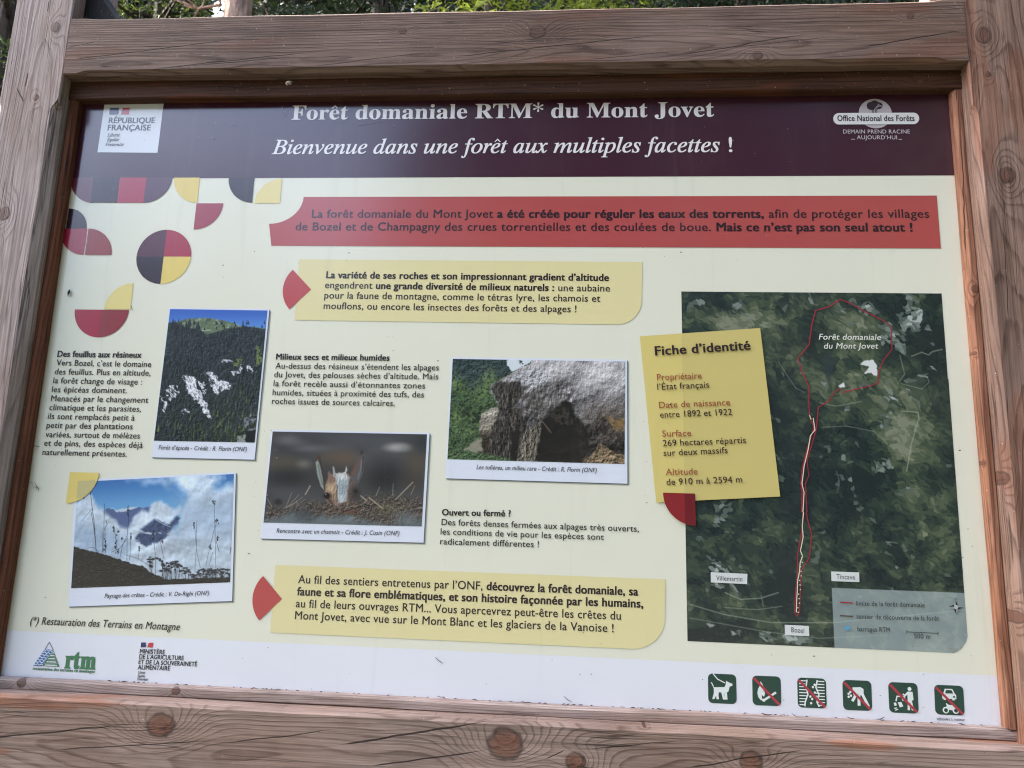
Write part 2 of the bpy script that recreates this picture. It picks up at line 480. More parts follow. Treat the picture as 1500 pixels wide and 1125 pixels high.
def adv(s, sp):
    if not s: return 0.0
    a = tmesh('H' + s + 'H', 0.0, sp)[0]; b = tmesh('HH', 0.0, sp)[0]
    return (a[:, 0].max() - a[:, 0].min()) - (b[:, 0].max() - b[:, 0].min())
CAP = tmesh('H')[0][:, 1].max()
SER = tmesh(serif('H', True))[0][:, 1].max()

def text(ink, segs, p0, p1, cap, col, layer=3, shear=0.0, style='sans', w=0.0, sp=1.04):
    """segs: string, or list of (string, bold); p0/p1: baseline start and end in photo pixels; cap: capital height in photo pixels"""
    if isinstance(segs, str): segs = [(segs, False)]
    V, F, K, x = [], [], [], 0.0
    def addm(v, f, dx, k, off):
        """one run of glyphs, struck several times with tiny shifts where the type is bold"""
        sh = [(0, 0)] if off < 0.004 else [(off, off * .5), (-off, off * .5), (off, -off * .5), (-off, -off * .5)]
        for j, (ox, oy) in enumerate(sh):
            n0 = sum(len(q) for q in V)
            V.append(v + [dx + ox, oy]); F.extend([tuple(i + n0 for i in g) for g in f]); K.append(np.full(len(v), layer + .09 * j))
    capu = CAP if style == 'sans' else SER
    for s, bold in segs:
        off = w + (0.024 if bold else 0.0)
        if style == 'sans':
            v, f = tmesh(s.strip(), 0.0, sp, shear)
            lead = adv(' ', sp) if s[:1] == ' ' else 0.0
            addm(v, f, x + lead, 0, off)
            x += adv(s, sp)
        else:
            base = unicodedata.normalize('NFD', s)
            plain, acc = '', []
            for c in base:
                if unicodedata.combining(c): acc.append((len(plain) - 1, ord(c)))
                else: plain += c
            b = style == 'serifbold'
            m = serif(plain, b)
            v, f = tmesh(m, 0.0, sp)
            addm(v, f, 0, 0, off)
            for i, code in acc:
                xa = adv(m[:i], sp) if i else 0.0
                xb = adv(m[:i + 1], sp)
                xc = (xa + xb) / 2 + (0.0 if b else 0.05)
                up = plain[i].isupper(); y0 = capu * (1.06 if up else 0.78)
                k = 0.030 if b else 0.02
                if code == 0x302:
                    q = [(-.14, 0), (0, .16), (.14, 0), (.14 - k * 2.4, 0), (0, .09), (-.14 + k * 2.4, 0)]
                    fs = [(0, 1, 4, 5), (1, 2, 3, 4)]
                elif code == 0x301: q = [(-.05, 0), (-.01, 0), (.11, .15), (.03, .15)]; fs = [(0, 1, 2, 3)]
                elif code == 0x300: q = [(.05, 0), (.01, 0), (-.11, .15), (-.03, .15)]; fs = [(0, 1, 2, 3)]
                else: continue
                addm(np.array(q) + [xc, y0], fs, 0, 0, 0)
    v = np.concatenate(V)
    x0, x1 = v[:, 0].min(), v[:, 0].max()
    a = np.array(uv(*p0)); b = np.array(uv(*p1))
    L = np.linalg.norm(b - a); eu = (b - a) / L; ev = np.array([eu[1], -eu[0]])
    c0 = np.array(uv(*p0)); c1 = np.array(uv(p0[0], p0[1] - cap))
    ch = np.linalg.norm(c1 - c0)
    sx, sy = L / (x1 - x0), ch / capu
    pts = a + np.outer((v[:, 0] - x0) * sx, eu) + np.outer(v[:, 1] * sy, ev)
    ink.raw(pts, F, col, layer, np.concatenate(K))

panel = None
def sub(name, label=None):
    def deco(fn):
        k = Ink(); fn(k); o = k.build(name, panel)
        if label: o['label'] = label
        return fn
    return deco

CREAM, PURPLE, WHITE = (228, 228, 213), (66, 33, 50), (228, 231, 243)
YEL, PALE, CRIM, BRICK, DARK, PLUM = (226, 203, 112), (229, 215, 148), (164, 42, 68), (148, 58, 62), (50, 32, 46), (86, 44, 64)
INKC = (50, 36, 44)

def build_panel():
    """board blank with its cream ground; the printed bands and marks are its children"""
    u0, u1, v0, v1 = -0.8195, 0.5955, -0.6610, 0.2880
    V = [W(u0, v0), W(u1, v0), W(u1, v1), W(u0, v1)]
    V += [(x, 0.008, z) for (x, y, z) in V]
    F = [(0, 3, 2, 1), (4, 5, 6, 7), (0, 1, 5, 4), (1, 2, 6, 5), (2, 3, 7, 6), (3, 0, 4, 7)]
    return mesh_obj('panel', V, F, PRINT, board, [pc(CREAM)] * 8)
panel = build_panel()
UL, UR = -0.8190, 0.5950
VB = float(uv(750, 259.4)[1]); VF = float(uv(750, 957.3)[1])

@sub('header_band')
def _(k): k.uvpoly([(UL, -0.6605), (UR, -0.6605), (UR, VB), (UL, VB)], PURPLE, 1)
@sub('footer_band')
def _(k): k.uvpoly([(UL, VF), (UR, VF), (UR, 0.2875), (UL, 0.2875)], WHITE, 1)
@sub('title_lettering')
def _(k): text(k, 'Forêt domaniale RTM* du Mont Jovet', (427, 175.7), (1046, 171), 20.5, (236, 230, 236), style='serifbold', w=0.006, sp=1.0)
@sub('subtitle_lettering')
def _(k): text(k, 'Bienvenue dans une forêt aux multiples facettes !', (398, 226), (1072.7, 222.7), 20.2, (240, 234, 240), style='serifitalic', w=0.012, sp=1.0)

@sub('state_emblem', 'white square emblem with small blue and red flag')
def _(k):
    k.poly([(154.3, 146), (240.6, 146), (231, 224), (143, 223.3)], (222, 226, 236), 2)
    k.poly([(161.5, 158.3), (175, 158.3), (173.5, 162), (174.6, 165), (172.5, 168), (160, 168)], (64, 68, 110), 3)
    k.poly([(178.5, 165), (180.5, 158.3), (190.6, 158.3), (189, 168), (177, 168)], (196, 64, 76), 3)
    g = (62, 62, 72)
    text(k, [('RÉPUBLIQUE', True)], (159.3, 180.7), (227, 180.5), 8, g)
    text(k, [('FRANÇAISE', True)], (157.7, 191.2), (220.7, 191.2), 8, g)
    text(k, 'Liberté', (157.3, 200.3), (175.3, 200.3), 4.6, g, style='serifitalic', w=0.02)
    text(k, 'Égalité', (156.7, 207.2), (174.7, 207.2), 4.6, g, style='serifitalic', w=0.02)
    text(k, 'Fraternité', (154.3, 214.2), (181.3, 214.2), 4.6, g, style='serifitalic', w=0.02)

@sub('forestry_office_logo', 'pale round tree logo behind a white pill with lettering')
def _(k):
    k.sector((1282, 166.5), (1282, 145), 0, 360, (190, 180, 190), 2, 40)
    t = (60, 40, 56)
    k.sector((1276, 155.5), (1276, 149.5), 0, 360, t, 3); k.sector((1287, 155), (1287, 150), 0, 360, t, 3); k.sector((1281, 153), (1281, 147.5), 0, 360, t, 3)
    for i in range(4):
        x = 1277.5 + i * 2.2
        k.stroke([(x, 167), (x, 161), (x + 6, 156.5 - 0.5 * i)], 1.1, t, 3)
    for i in range(5):
        k.stroke([(1280 + i * 2.4, 160 - i * 1.6 + 1), (1287 + i * 1.2, 152.5 + i * 1.2)], 0.6, (190, 180, 190), 4)
    p = []
    for a in range(90, 271, 12): p.append((1228.5 + 8.4 * math.cos(RAD(a)), 174.5 - 8.4 * math.sin(RAD(a))))
    for a in range(270, 451, 12): p.append((1337.5 + 8.4 * math.cos(RAD(a)), 174 - 8.4 * math.sin(RAD(a))))
    k.poly(p, (232, 230, 236), 5)
    text(k, [('Office National des Forêts', True)], (1226.2, 177.9), (1339.3, 178), 8.2, (58, 40, 54), 6)
    c = (206, 196, 206)
    text(k, 'DEMAIN PREND RACINE', (1235, 195.8), (1332.7, 195.8), 5.6, c)
    text(k, 'AUJOURD’HUI', (1255, 204.2), (1313.8, 204.4), 5.6, c)
    k.stroke([(1246.5, 204.3), (1252, 204.3)], 0.9, c, 3); k.stroke([(1316, 204.4), (1321, 204.4)], 0.9, c, 3)

@sub('geometric_decoration', 'cluster of coloured half circles and quarter circles')
def _(k):
    # hanging row under the header band
    y0, y1 = 260.3, 297
    k.sector((142, y0), (142, y1), 90, 180, (104, 52, 72), 2)
    k.poly([(136.5, y0), (142.5, y0), (137.5, y1), (131, y1)], (104, 52, 72), 2)
    k.poly([(137, y0), (176, y0), (172, y1), (132.5, y1)], (50, 34, 50), 3)
    k.poly([(176, y0), (215, y0), (211.5, y1), (172, y1)], (166, 46, 72), 3)
    k.sector((215, y0), (211.3, y1), 0, 90, (84, 52, 74), 3)
    k.sector((293, y0), (289.3, y1), 90, 180, YEL, 2)
    k.sector((373, y0), (369.8, y1), 90, 180, DARK, 2)
    k.sector((410, 298), (413, 262), 180, 270, PALE, 2)
    k.sector((288, 298), (285, 336.3), 0, 90, (158, 58, 74), 2)
    k.sector((97, 335), (126.8, 335), 270, 360, DARK, 2)
    k.sector((128, 335), (124.5, 373.5), 90, 180, CRIM, 2)
    k.sector((124.5, 373.5), (128, 335), 270, 360, BRICK, 3)
    k.sector((240, 376), (280, 376), 180, 270, PLUM, 2); k.sector((240, 376), (280, 376), 270, 360, CRIM, 2)
    k.sector((240, 376), (280, 376), 90, 180, (46, 30, 44), 2); k.sector((240, 376), (280, 376), 0, 90, YEL, 2)
    k.sector((191, 453.5), (194.8, 415), 180, 270, (229, 213, 140), 2)
    k.sector((149.5, 453.8), (110, 453.5), 90, 180, CRIM, 2); k.sector((149.5, 453.8), (110, 453.5), 0, 90, (142, 52, 62), 2)

@sub('red_banner')
def _(k):
    cu_, cv_ = uv(398, 288.8)
    a = uv(445, 288.6); r = a[0] - cu_
    pts = [uv(1372, 286.6), uv(1378, 364), uv(397.5, 360)]
    for i in range(13):
        q = RAD(90 - 90 * i / 12); pts.append((cu_ + r * math.cos(q), cv_ + r * math.sin(q) * 0.86))
    k.uvpoly(pts, (176, 80, 80), 2)
@sub('banner_lettering')
def _(k):
    text(k, [('La forêt domaniale du Mont Jovet', False), (' a été créée pour réguler les eaux des torrents,', True), (' afin de protéger les villages', False)], (456.7, 319), (1361, 319.3), 11.6, INKC, w=0.010)
    text(k, [('de Bozel et de Champagny des crues torrentielles et des coulées de boue.', False), (' Mais ce n’est pas son seul atout !', True)], (432.7, 337.6), (1336.7, 339.2), 11.6, INKC, w=0.010)

def callout(name, tl, tr, bl, br_x, corner_y, bottom, wedge, lines, cap):
    k = Ink()
    a = uv(*tl); b = uv(*tr); c = uv(*bl); d0 = uv(*corner_y); d1 = uv(*bottom)
    pts = [a, b, d0]
    cu_, cv_ = d1[0], d0[1]
    for i in range(1, 12):
        q = RAD(90 * i / 12); pts.append((cu_ + (d0[0] - cu_) * math.cos(q), cv_ + (d1[1] - cv_) * math.sin(q)))
    pts += [d1, c]
    k.uvpoly(pts, (226, 216, 166), 2)
    tip, top = wedge
    k.sector(tip, top, 135, 225, (184, 74, 76), 3)
    k.build(name, panel)
    k = Ink()
    for seg, p0, p1 in lines: text(k, seg, p0, p1, cap, INKC, w=0.010)
    k.build('callout_lettering', panel)
callout('callout_box', (438.5, 380), (941, 384), (431.5, 469), 0, (940, 440), (903, 475.5), ((456, 424.3), (428.3, 396)), [
    ([('La variété de ses roches et son impressionnant gradient d’altitude', True)], (477.7, 407.5), (892, 411.7)),
    ([('engendrent', False), (' une grande diversité de milieux naturels :', True), (' une aubaine', False)], (476, 422.3), (893.3, 427.3)),
    ([('pour la faune de montagne, comme le tétras lyre, les chamois et', False)], (475, 437.3), (879.3, 442.3)),
    ([('mouflons, ou encore les insectes des forêts et des alpages !', False)], (474, 452.7), (844.3, 457.7))], 9.8)
callout('callout_box', (403.5, 827.5), (975, 848.5), (396, 926.5), 0, (974, 905), (925, 950.5), ((413.3, 877.3), (386, 843.3)), [
    ([('Au fil des sentiers entretenus par l’ONF,', False), (' découvrez la forêt domaniale, sa', True)], (436.7, 854), (935, 872.3)),
    ([('faune et sa flore emblématiques, et son histoire façonnée par les humains,', True)], (435, 871.7), (942.3, 890)),
    ([('au fil de leurs ouvrages RTM... Vous apercevrez peut-être les crêtes du', False)], (433.3, 889.3), (909.3, 907.7)),
    ([('Mont Jovet, avec vue sur le Mont Blanc et les glaciers de la Vanoise !', False)], (432, 906.7), (898.7, 926))], 11.8)

def paragraph(name, lines, cap, col=(44, 42, 46), shear=0.0, w=0.007):
    k = Ink()
    for seg, p0, p1 in lines: text(k, seg, p0, p1, cap, col, shear=shear, w=w)
    return k.build(name, panel)
T = lambda s: [(s, True)]
paragraph('paragraph_lettering', [
    (T('Des feuillus aux résineux'), (84, 522.6), (207.2, 524.2)),
    ('Vers Bozel, c’est le domaine', (82.7, 535.4), (221.4, 537.9)),
    ('des feuillus. Plus en altitude,', (80.2, 548.5), (220.6, 550.6)),
    ('la forêt change de visage :', (78, 561.5), (208, 563.7)),
    ('les épicéas dominent.', (76, 574.5), (185.8, 576.2)),
    ('Menacés par le changement', (74.7, 587.7), (217.2, 590.2)),
    ('climatique et les parasites,', (72.4, 600.8), (206.7, 603.3)),
    ('ils sont remplacés petit à', (70.2, 613.8), (197.2, 616.3)),
    ('petit par des plantations', (68.2, 627), (194.3, 629)),
    ('variées, surtout de mélèzes', (66.8, 640.4), (204.7, 642.5)),
    ('et de pins, des espèces déjà', (64.7, 652.9), (209.2, 656.2)),
    ('naturellement présentes.', (62.3, 666.4), (185.8, 669.1))], 8.6)
paragraph('paragraph_lettering', [
    (T('Milieux secs et milieux humides'), (404.3, 526.7), (570.7, 528.3)),
    ('Au-dessus des résineux s’étendent les alpages', (403.3, 540), (642.7, 542.7)),
    ('du Jovet, des pelouses sèches d’altitude. Mais', (401.7, 552.7), (642, 556)),
    ('la forêt recèle aussi d’étonnantes zones', (400.7, 565.7), (622.7, 569.3)),
    ('humides, situées à proximité des tufs, des', (399.3, 579), (621, 582.3)),
    ('roches issues de sources calcaires.', (398.3, 591.7), (578.3, 595))], 8.6)
paragraph('paragraph_lettering', [
    (T('Ouvert ou fermé ?'), (647.3, 754.7), (748.3, 756.5)),
    ('Des forêts denses fermées aux alpages très ouverts,', (646.7, 769), (935.7, 779)),
    ('les conditions de vie pour les espèces sont', (645.3, 782.7), (884.3, 791)),
    ('radicalement différentes !', (644.7, 797.3), (789.3, 801.7))], 9.0)
paragraph('footnote_lettering', [('(*) Restauration des Terrains en Montagne', (44.3, 914), (263.3, 923.3))], 10.6, shear=0.2, w=0.008)

# --- identity card over the map, legend and map labels
@sub('identity_card', 'yellow identity card with a dark red quarter circle at its foot')
def _(k):
    k.poly([(937, 493), (1113, 481), (1142.3, 727.3), (961, 736)], (217, 200, 126), 8)
    k.poly([(998.3, 488.9), (1113, 481), (1142.3, 727.3), (1002.5, 733.9)], (206, 191, 122), 9)
    k.sector((1017.5, 723), (1019, 770), 90, 180, (140, 42, 48), 12)
    k.poly([(1002.3, 724), (1017.5, 723), (1019, 770.3), (1003.2, 766)], (112, 34, 42), 13)
def identity():
    b, r = (56, 40, 44), (156, 82, 60)
    k = Ink(); text(k, T('Fiche d’identité'), (959.3, 521.3), (1099, 512.7), 13.2, b, 14, w=0.004); k.build('identity_lettering', panel)
    for s, p0, p1, c in [('Propriétaire', (962.3, 557.7), (1027.3, 555), r), ('l’État français', (962.7, 571.7), (1038.3, 568.3), b),
                         ('Date de naissance', (965.3, 598.3), (1069, 594), r), ('entre 1892 et 1922', (966.7, 612.3), (1071.7, 608.3), b),
                         ('Surface', (969.7, 640), (1012, 639), r), ('269 hectares répartis', (970.7, 654), (1092, 649.3), b),
                         ('sur deux massifs', (971.7, 668.3), (1065.3, 664), b), ('Altitude', (975, 696), (1021.3, 695), r),
                         ('de 910 m à 2594 m', (976, 710.7), (1086.7, 706.7), b)]:
        k = Ink() if c == r or k is None else k
        text(k, s, p0, p1, 9.2, c, 14, w=0.006)
        if s in ('l’État français', 'entre 1892 et 1922', 'sur deux massifs', 'de 910 m à 2594 m'): k.build('identity_lettering', panel)
identity()

def zz(ox, oy, sc, pts): return [(ox + x / sc, oy + y / sc) for x, y in pts]
@sub('map_boundary', 'thin crimson forest boundary with cream trail line')
def _(k):
    c = (158, 44, 66)
    a = [(690, 192), (640, 225), (583, 240), (565, 310), (555, 390), (505, 450), (525, 510), (555, 580), (553, 640), (556, 700), (575, 750), (570, 775), (545, 850), (525, 930), (518, 1000), (524, 1040), (522, 1125)]
    k.stroke(zz(1000, 375, 3, a), 1.5, c, 5)
    b = [(690, 192), (740, 210), (790, 240), (860, 275), (915, 305), (918, 412), (880, 460), (858, 515), (860, 555), (830, 570), (700, 600), (690, 580), (665, 600), (640, 640), (595, 665), (590, 720), (585, 765), (566, 830), (545, 900), (553, 965), (538, 1000), (545, 1125)]
    k.stroke(zz(1000, 375, 3, b), 1.3, c, 5)
    k.stroke(zz(1000, 750, 3, [(528, 0), (523, 80), (503, 190), (505, 260), (495, 350), (490, 440), (500, 458), (512, 440), (516, 340), (521, 250), (540, 225), (555, 200), (566, 100), (547, 30), (542, 0)]), 1.3, c, 5)
    t = (232, 220, 196)
    k.stroke(zz(1000, 375, 3, [(556, 700), (562, 718), (572, 712), (580, 765), (560, 790), (550, 850), (532, 925), (523, 1000), (532, 1040), (527, 1125)]), 1.2, t, 6)
    k.stroke(zz(1000, 750, 3, [(530, 0), (524, 60), (528, 110), (516, 170), (526, 195), (515, 220), (512, 262), (504, 300), (502, 350), (500, 380), (498, 440)]), 1.2, t, 6)
    for i in range(14):
        y = 180 + i * 20
        k.sector((1000 + (520 - i * 1.3 + (i % 3) * 3) / 3, 750 + y / 3), 0.0009, 0, 360, (200, 220, 214), 7, 8)
@sub('map_label')
def _(k):
    text(k, 'Forêt domaniale', (1199, 497.7), (1290, 498.3), 8.4, (226, 228, 222), 6, shear=0.2, w=0.006)
    text(k, 'du Mont Jovet', (1206.7, 511), (1286.3, 511), 8.4, (226, 228, 222), 6, shear=0.2, w=0.006)
for s, box, p0, p1 in [('Villemartin', [(1041, 838), (1094.5, 840.5), (1094, 855.5), (1041, 853)], (1048.7, 850), (1087, 851.7)),
                       ('Tincave', [(1217, 837), (1258, 838.3), (1258.4, 852.6), (1217.6, 851)], (1224.7, 847.7), (1252, 849)),
                       ('Bozel', [(1149, 915), (1184.5, 916.6), (1185, 931.6), (1149.5, 930)], (1158.7, 925.7), (1177.5, 927))]:
    k = Ink(); k.poly(box, (216, 220, 222), 5); text(k, s, p0, p1, 7.2, (70, 70, 70), 6); k.build('map_label', panel)
@sub('map_legend', 'map key lines with lettering on the pale grey-green corner')
def _(k):
    dk = (46, 52, 54)
    k.stroke([(1229.5, 882), (1248.5, 883)], 1.7, (158, 44, 66), 6)
    k.stroke([(1230, 901.6), (1249, 902.6)], 1.5, (84, 62, 44), 6)
    k.sector((1240.7, 919.7), 0.0033, 0, 360, (88, 158, 190), 6)
    text(k, 'limite de la forêt domaniale', (1253.7, 886.9), (1354, 889.5), 7, dk, 6)
    text(k, 'sentier de découverte de la forêt', (1254.3, 905.9), (1375, 909.2), 7, dk, 6)
    text(k, 'barrages RTM', (1255.7, 924.5), (1303.3, 926), 7, dk, 6)
@sub('map_scale_bar')
def _(k):
    dk = (46, 52, 54)
    text(k, '500 m', (1338.7, 934.6), (1362, 935.6), 7, dk, 6)
    k.stroke([(1327.5, 925.3), (1373.2, 927.5)], 0.8, dk, 6); k.stroke([(1327.5, 923), (1327.6, 928)], 0.8, dk, 6); k.stroke([(1373.2, 925), (1373.3, 930)], 0.8, dk, 6)
@sub('compass_rose')
def _(k):
    dk = (46, 52, 54)
    cu_, cv_ = uv(1399.5, 889)
    for a in range(4):
        for sg, col in ((1, (40, 44, 46)), (-1, (150, 160, 160))):
            t = RAD(90 * a); q = t + sg * RAD(45)
            k.uvpoly([(cu_, cv_), (cu_ + 0.0098 * math.cos(t), cv_ + 0.0098 * math.sin(t)), (cu_ + 0.0038 * math.cos(q), cv_ + 0.0038 * math.sin(q))], col, 6)
    k.sector((1399.5, 889), 0.0028, 0, 360, (178, 186, 186), 7)
    text(k, 'N', (1397.8, 878), (1400.3, 878.1), 2.6, dk, 6)

# --- footer marks
@sub('restoration_logo', 'blue and green striped triangle logo with bold green lettering')
def _(k):
    B, G = (60, 112, 178), (52, 120, 82)
    Z = lambda pts: zz(0, 937, 5.984, pts)
    k.poly(Z([(435, 15), (472, 88), (468, 92), (434, 26), (405, 78), (398, 78)]), (70, 90, 130), 3)
    k.poly(Z([(398, 78), (466, 92), (368, 232), (294, 228)]), B, 3)
    for i in range(7):
        f0 = i / 7 + 0.05
        xa, ya = 398 - 104 * f0, 80 + 148 * f0; xb, yb = 464 - 92 * f0, 94 + 136 * f0
        pts = [(xa + (xb - xa) * j / 8, ya + (yb - ya) * j / 8 + 6 * math.sin(j * 1.7 + i)) for j in range(9)]
        k.stroke(Z(pts), 1.1, (218, 228, 242), 4)
    for i in range(5):
        f0, f1 = 0.02 + i * 0.2, 0.14 + i * 0.2
        def lr(f): return (468 - 96 * f, 92 + 140 * f), (470 + 56 * f, 92 + 146 * f)
        (l0, r0), (l1, r1) = lr(f0), lr(f1 + 0.05)
        k.poly(Z([l0, r0, r1, l1]), G, 3)
        m = lambda a, b, t: (a[0] + (b[0] - a[0]) * t, a[1] + (b[1] - a[1]) * t)
        q0, q1 = m(l0, l1, .35), m(r0, r1, .35); q2, q3 = m(l0, l1, .75), m(r0, r1, .75)
        k.poly(Z([m(q0, q1, .14), m(q0, q1, .86), m(q2, q3, .9), m(q2, q3, .1)]), (222, 230, 238), 4)
    text(k, 'rtm', (94.2, 978.4), (139.8, 980.4), 25.5, G, style='serifbold', w=0.03)
    text(k, 'restauration des terrains en montagne', (48.1, 981.0), (139.2, 985.7), 4.2, G, style='serifbold', w=0.02)
@sub('ministry_logo', 'small flag above black capital lettering')
def _(k):
    Z = lambda pts: zz(0, 750, 3, pts)
    k.poly(Z([(621, 573), (644, 573), (641, 581), (644, 587), (640, 594), (619, 594)]), (46, 52, 104), 3)
    k.poly(Z([(650, 587), (655, 574), (675, 574), (672, 595), (648, 594)]), (200, 58, 72), 3)
    g = (40, 40, 50)
    text(k, T('MINISTÈRE'), (205, 956.9), (241.7, 958.3), 6.4, g)
    text(k, T('DE L’AGRICULTURE'), (204, 964.5), (269.3, 967), 6.4, g)
    text(k, T('ET DE LA SOUVERAINETÉ'), (203, 972.4), (288.7, 976), 6.4, g)
    text(k, T('ALIMENTAIRE'), (202, 980.2), (249.3, 982), 6.4, g)
    text(k, 'Liberté', (202, 986.4), (213, 987), 3.6, g, style='serifitalic', w=0.02)
    text(k, 'Égalité', (201.4, 991.4), (212.6, 992), 3.6, g, style='serifitalic', w=0.02)
    text(k, 'Fraternité', (200.8, 996.2), (216.8, 997), 3.6, g, style='serifitalic', w=0.02)

# --- pictograms: symbols drawn in a unit square, y down
def rbox(k, o, e1, e2, col, layer, r=0.16):
    pts = []
    for (cx_, cy_, a0) in ((1 - r, r, 270), (1 - r, 1 - r, 0), (r, 1 - r, 90), (r, r, 180)):
        for i in range(7):
            a = RAD(a0 + 15 * i); pts.append((cx_ + r * math.cos(a), cy_ + r * math.sin(a)))
    k.uvpoly([tuple(o + p[0] * e1 + p[1] * e2) for p in pts], col, layer)
def picto(corners, label, draw, slash=True):
    k = Ink()
    q = [np.array(uv(*c)) for c in corners]
    o, e1, e2 = q[0], (q[1] - q[0]), (q[2] - q[0])
    rbox(k, o, e1, e2, (16, 64, 55), 2)
    L = lambda pts: [tuple(o + p[0] * e1 + p[1] * e2) for p in pts]
    wcol = (226, 234, 236)
    sc = float(np.linalg.norm(e1))
    def pl(*pts, col=wcol, ly=3): k.uvpoly(L(pts), col, ly)
    def st(wd, *pts): k.stroke(L(pts), wd * sc, wcol, 3, px=False)
    def ci(x, y, r, c=wcol, ly=3): k.uvpoly(L([(x + r * math.cos(RAD(a)), y + r * math.sin(RAD(a))) for a in range(0, 360, 20)]), c, ly)
    draw(pl, st, ci)
    if slash: k.stroke(L([(0.05, 0.08), (0.93, 0.95)]), 0.085 * sc, (172, 50, 70), 5, px=False)
    b = k.build('pictogram', panel); b['label'] = label
GR = (16, 64, 55)
def dog(pl, st, ci):
    pl((.16, .42), (.22, .46), (.58, .44), (.62, .36), (.64, .22), (.70, .26), (.86, .32), (.86, .38), (.76, .42), (.72, .58), (.66, .62), (.68, .86), (.60, .86), (.56, .64), (.38, .62), (.36, .70), (.38, .86), (.29, .86), (.28, .74), (.22, .86), (.14, .86), (.20, .66), (.20, .50))
    pl((.16, .42), (.10, .30), (.13, .29), (.21, .43)); st(.035, (.18, .0), (.34, .18), (.60, .30)); pl((.58, .44), (.52, .62), (.56, .64), (.70, .60), (.72, .44)); pl((.54, .62), (.60, .86), (.52, .86), (.46, .60))
def fire(pl, st, ci):
    pl((.29, .18), (.37, .30), (.40, .44), (.36, .56), (.40, .48), (.44, .60), (.40, .70), (.32, .64), (.33, .76), (.38, .84), (.28, .82), (.20, .72), (.17, .58), (.20, .44), (.27, .32))
    st(.075, (.40, .82), (.82, .54)); ci(.39, .82, .055)
def path_(pl, st, ci):
    for j in range(9):
        y = .10 + j * .1
        st(.035, (.06, y), (.30 - .05 * math.sin(j), y)); st(.035, (.66 + .04 * math.sin(j), y), (.94, y))
    st(.05, (.34, .06), (.30, .3), (.36, .55), (.26, .8), (.24, .95)); st(.05, (.70, .06), (.64, .3), (.74, .55), (.66, .8), (.74, .95))
    for x, y in ((.54, .3), (.6, .22), (.44, .62), (.5, .7), (.46, .84), (.6, .48)): ci(x, y, .04)
def pick(pl, st, ci):
    pl((.34, .24), (.62, .22), (.72, .28), (.72, .46), (.62, .50), (.52, .44), (.42, .54), (.36, .48)); pl((.40, .48), (.50, .50), (.36, .72), (.28, .68)); pl((.50, .46), (.60, .46), (.60, .84), (.50, .84)); pl((.62, .46), (.72, .44), (.92, .84), (.84, .88))
    for x, y in ((.2, .46), (.26, .4), (.28, .52), (.2, .56)): ci(x, y, .04)
def litter(pl, st, ci):
    ci(.72, .2, .065); pl((.64, .29), (.82, .29), (.84, .56), (.78, .58), (.84, .9), (.76, .9), (.72, .62), (.70, .9), (.62, .9), (.64, .56)); st(.06, (.66, .32), (.56, .42), (.48, .38)); pl((.42, .44), (.56, .44), (.56, .58), (.46, .6)); st(.05, (.46, .46), (.28, .46), (.24, .62)); pl((.30, .66), (.42, .64), (.48, .78), (.36, .82)); pl((.16, .68), (.24, .66), (.26, .76), (.18, .78)); st(.03, (.16, .86), (.26, .84)); st(.03, (.2, .92), (.3, .88))
def motor(pl, st, ci):
    pl((.36, .12), (.62, .12), (.70, .28), (.74, .32), (.74, .46), (.68, .46), (.68, .5), (.6, .5), (.6, .46), (.38, .46), (.38, .5), (.3, .5), (.3, .46), (.26, .46), (.26, .32), (.30, .28))
    pl((.40, .16), (.59, .16), (.64, .27), (.36, .27), col=GR, ly=4)
    pl((.38, .64), (.50, .66), (.66, .66), (.74, .74), (.60, .84), (.46, .82)); st(.045, (.34, .84), (.44, .66), (.38, .62))
    ci(.36, .84, .11); ci(.70, .84, .11); ci(.36, .84, .065, GR, 4); ci(.70, .84, .065, GR, 4)
    for x in (.34, .66): ci(x, .38, .035, GR, 4)
picto([(1036.8, 986.3), (1078.2, 988), (1037.4, 1029.5)], 'green pictogram of a white dog on a lead', dog, False)
picto([(1101.6, 989.3), (1143.4, 991), (1102.4, 1032.6)], 'green pictogram of a flame and match struck through', fire)
picto([(1167.4, 992.2), (1209.6, 994), (1168.6, 1036)], 'green pictogram of footprints between hatched paths struck through', path_)
picto([(1233.6, 995.6), (1276, 997.3), (1235, 1039.6)], 'green pictogram of a bending picker struck through', pick)
picto([(1300.6, 998.8), (1343.5, 1000.6), (1302.6, 1043.4)], 'green pictogram of a person dropping litter struck through', litter)
picto([(1367.8, 1002.8), (1410.6, 1004.6), (1370, 1046.3)], 'green pictogram of a car above a motorbike struck through', motor)
@sub('footer_lettering')
def _(k): text(k, 'véhicules à moteur', (1371.7, 1054.6), (1413, 1056), 4.2, (60, 60, 66), w=0.006)

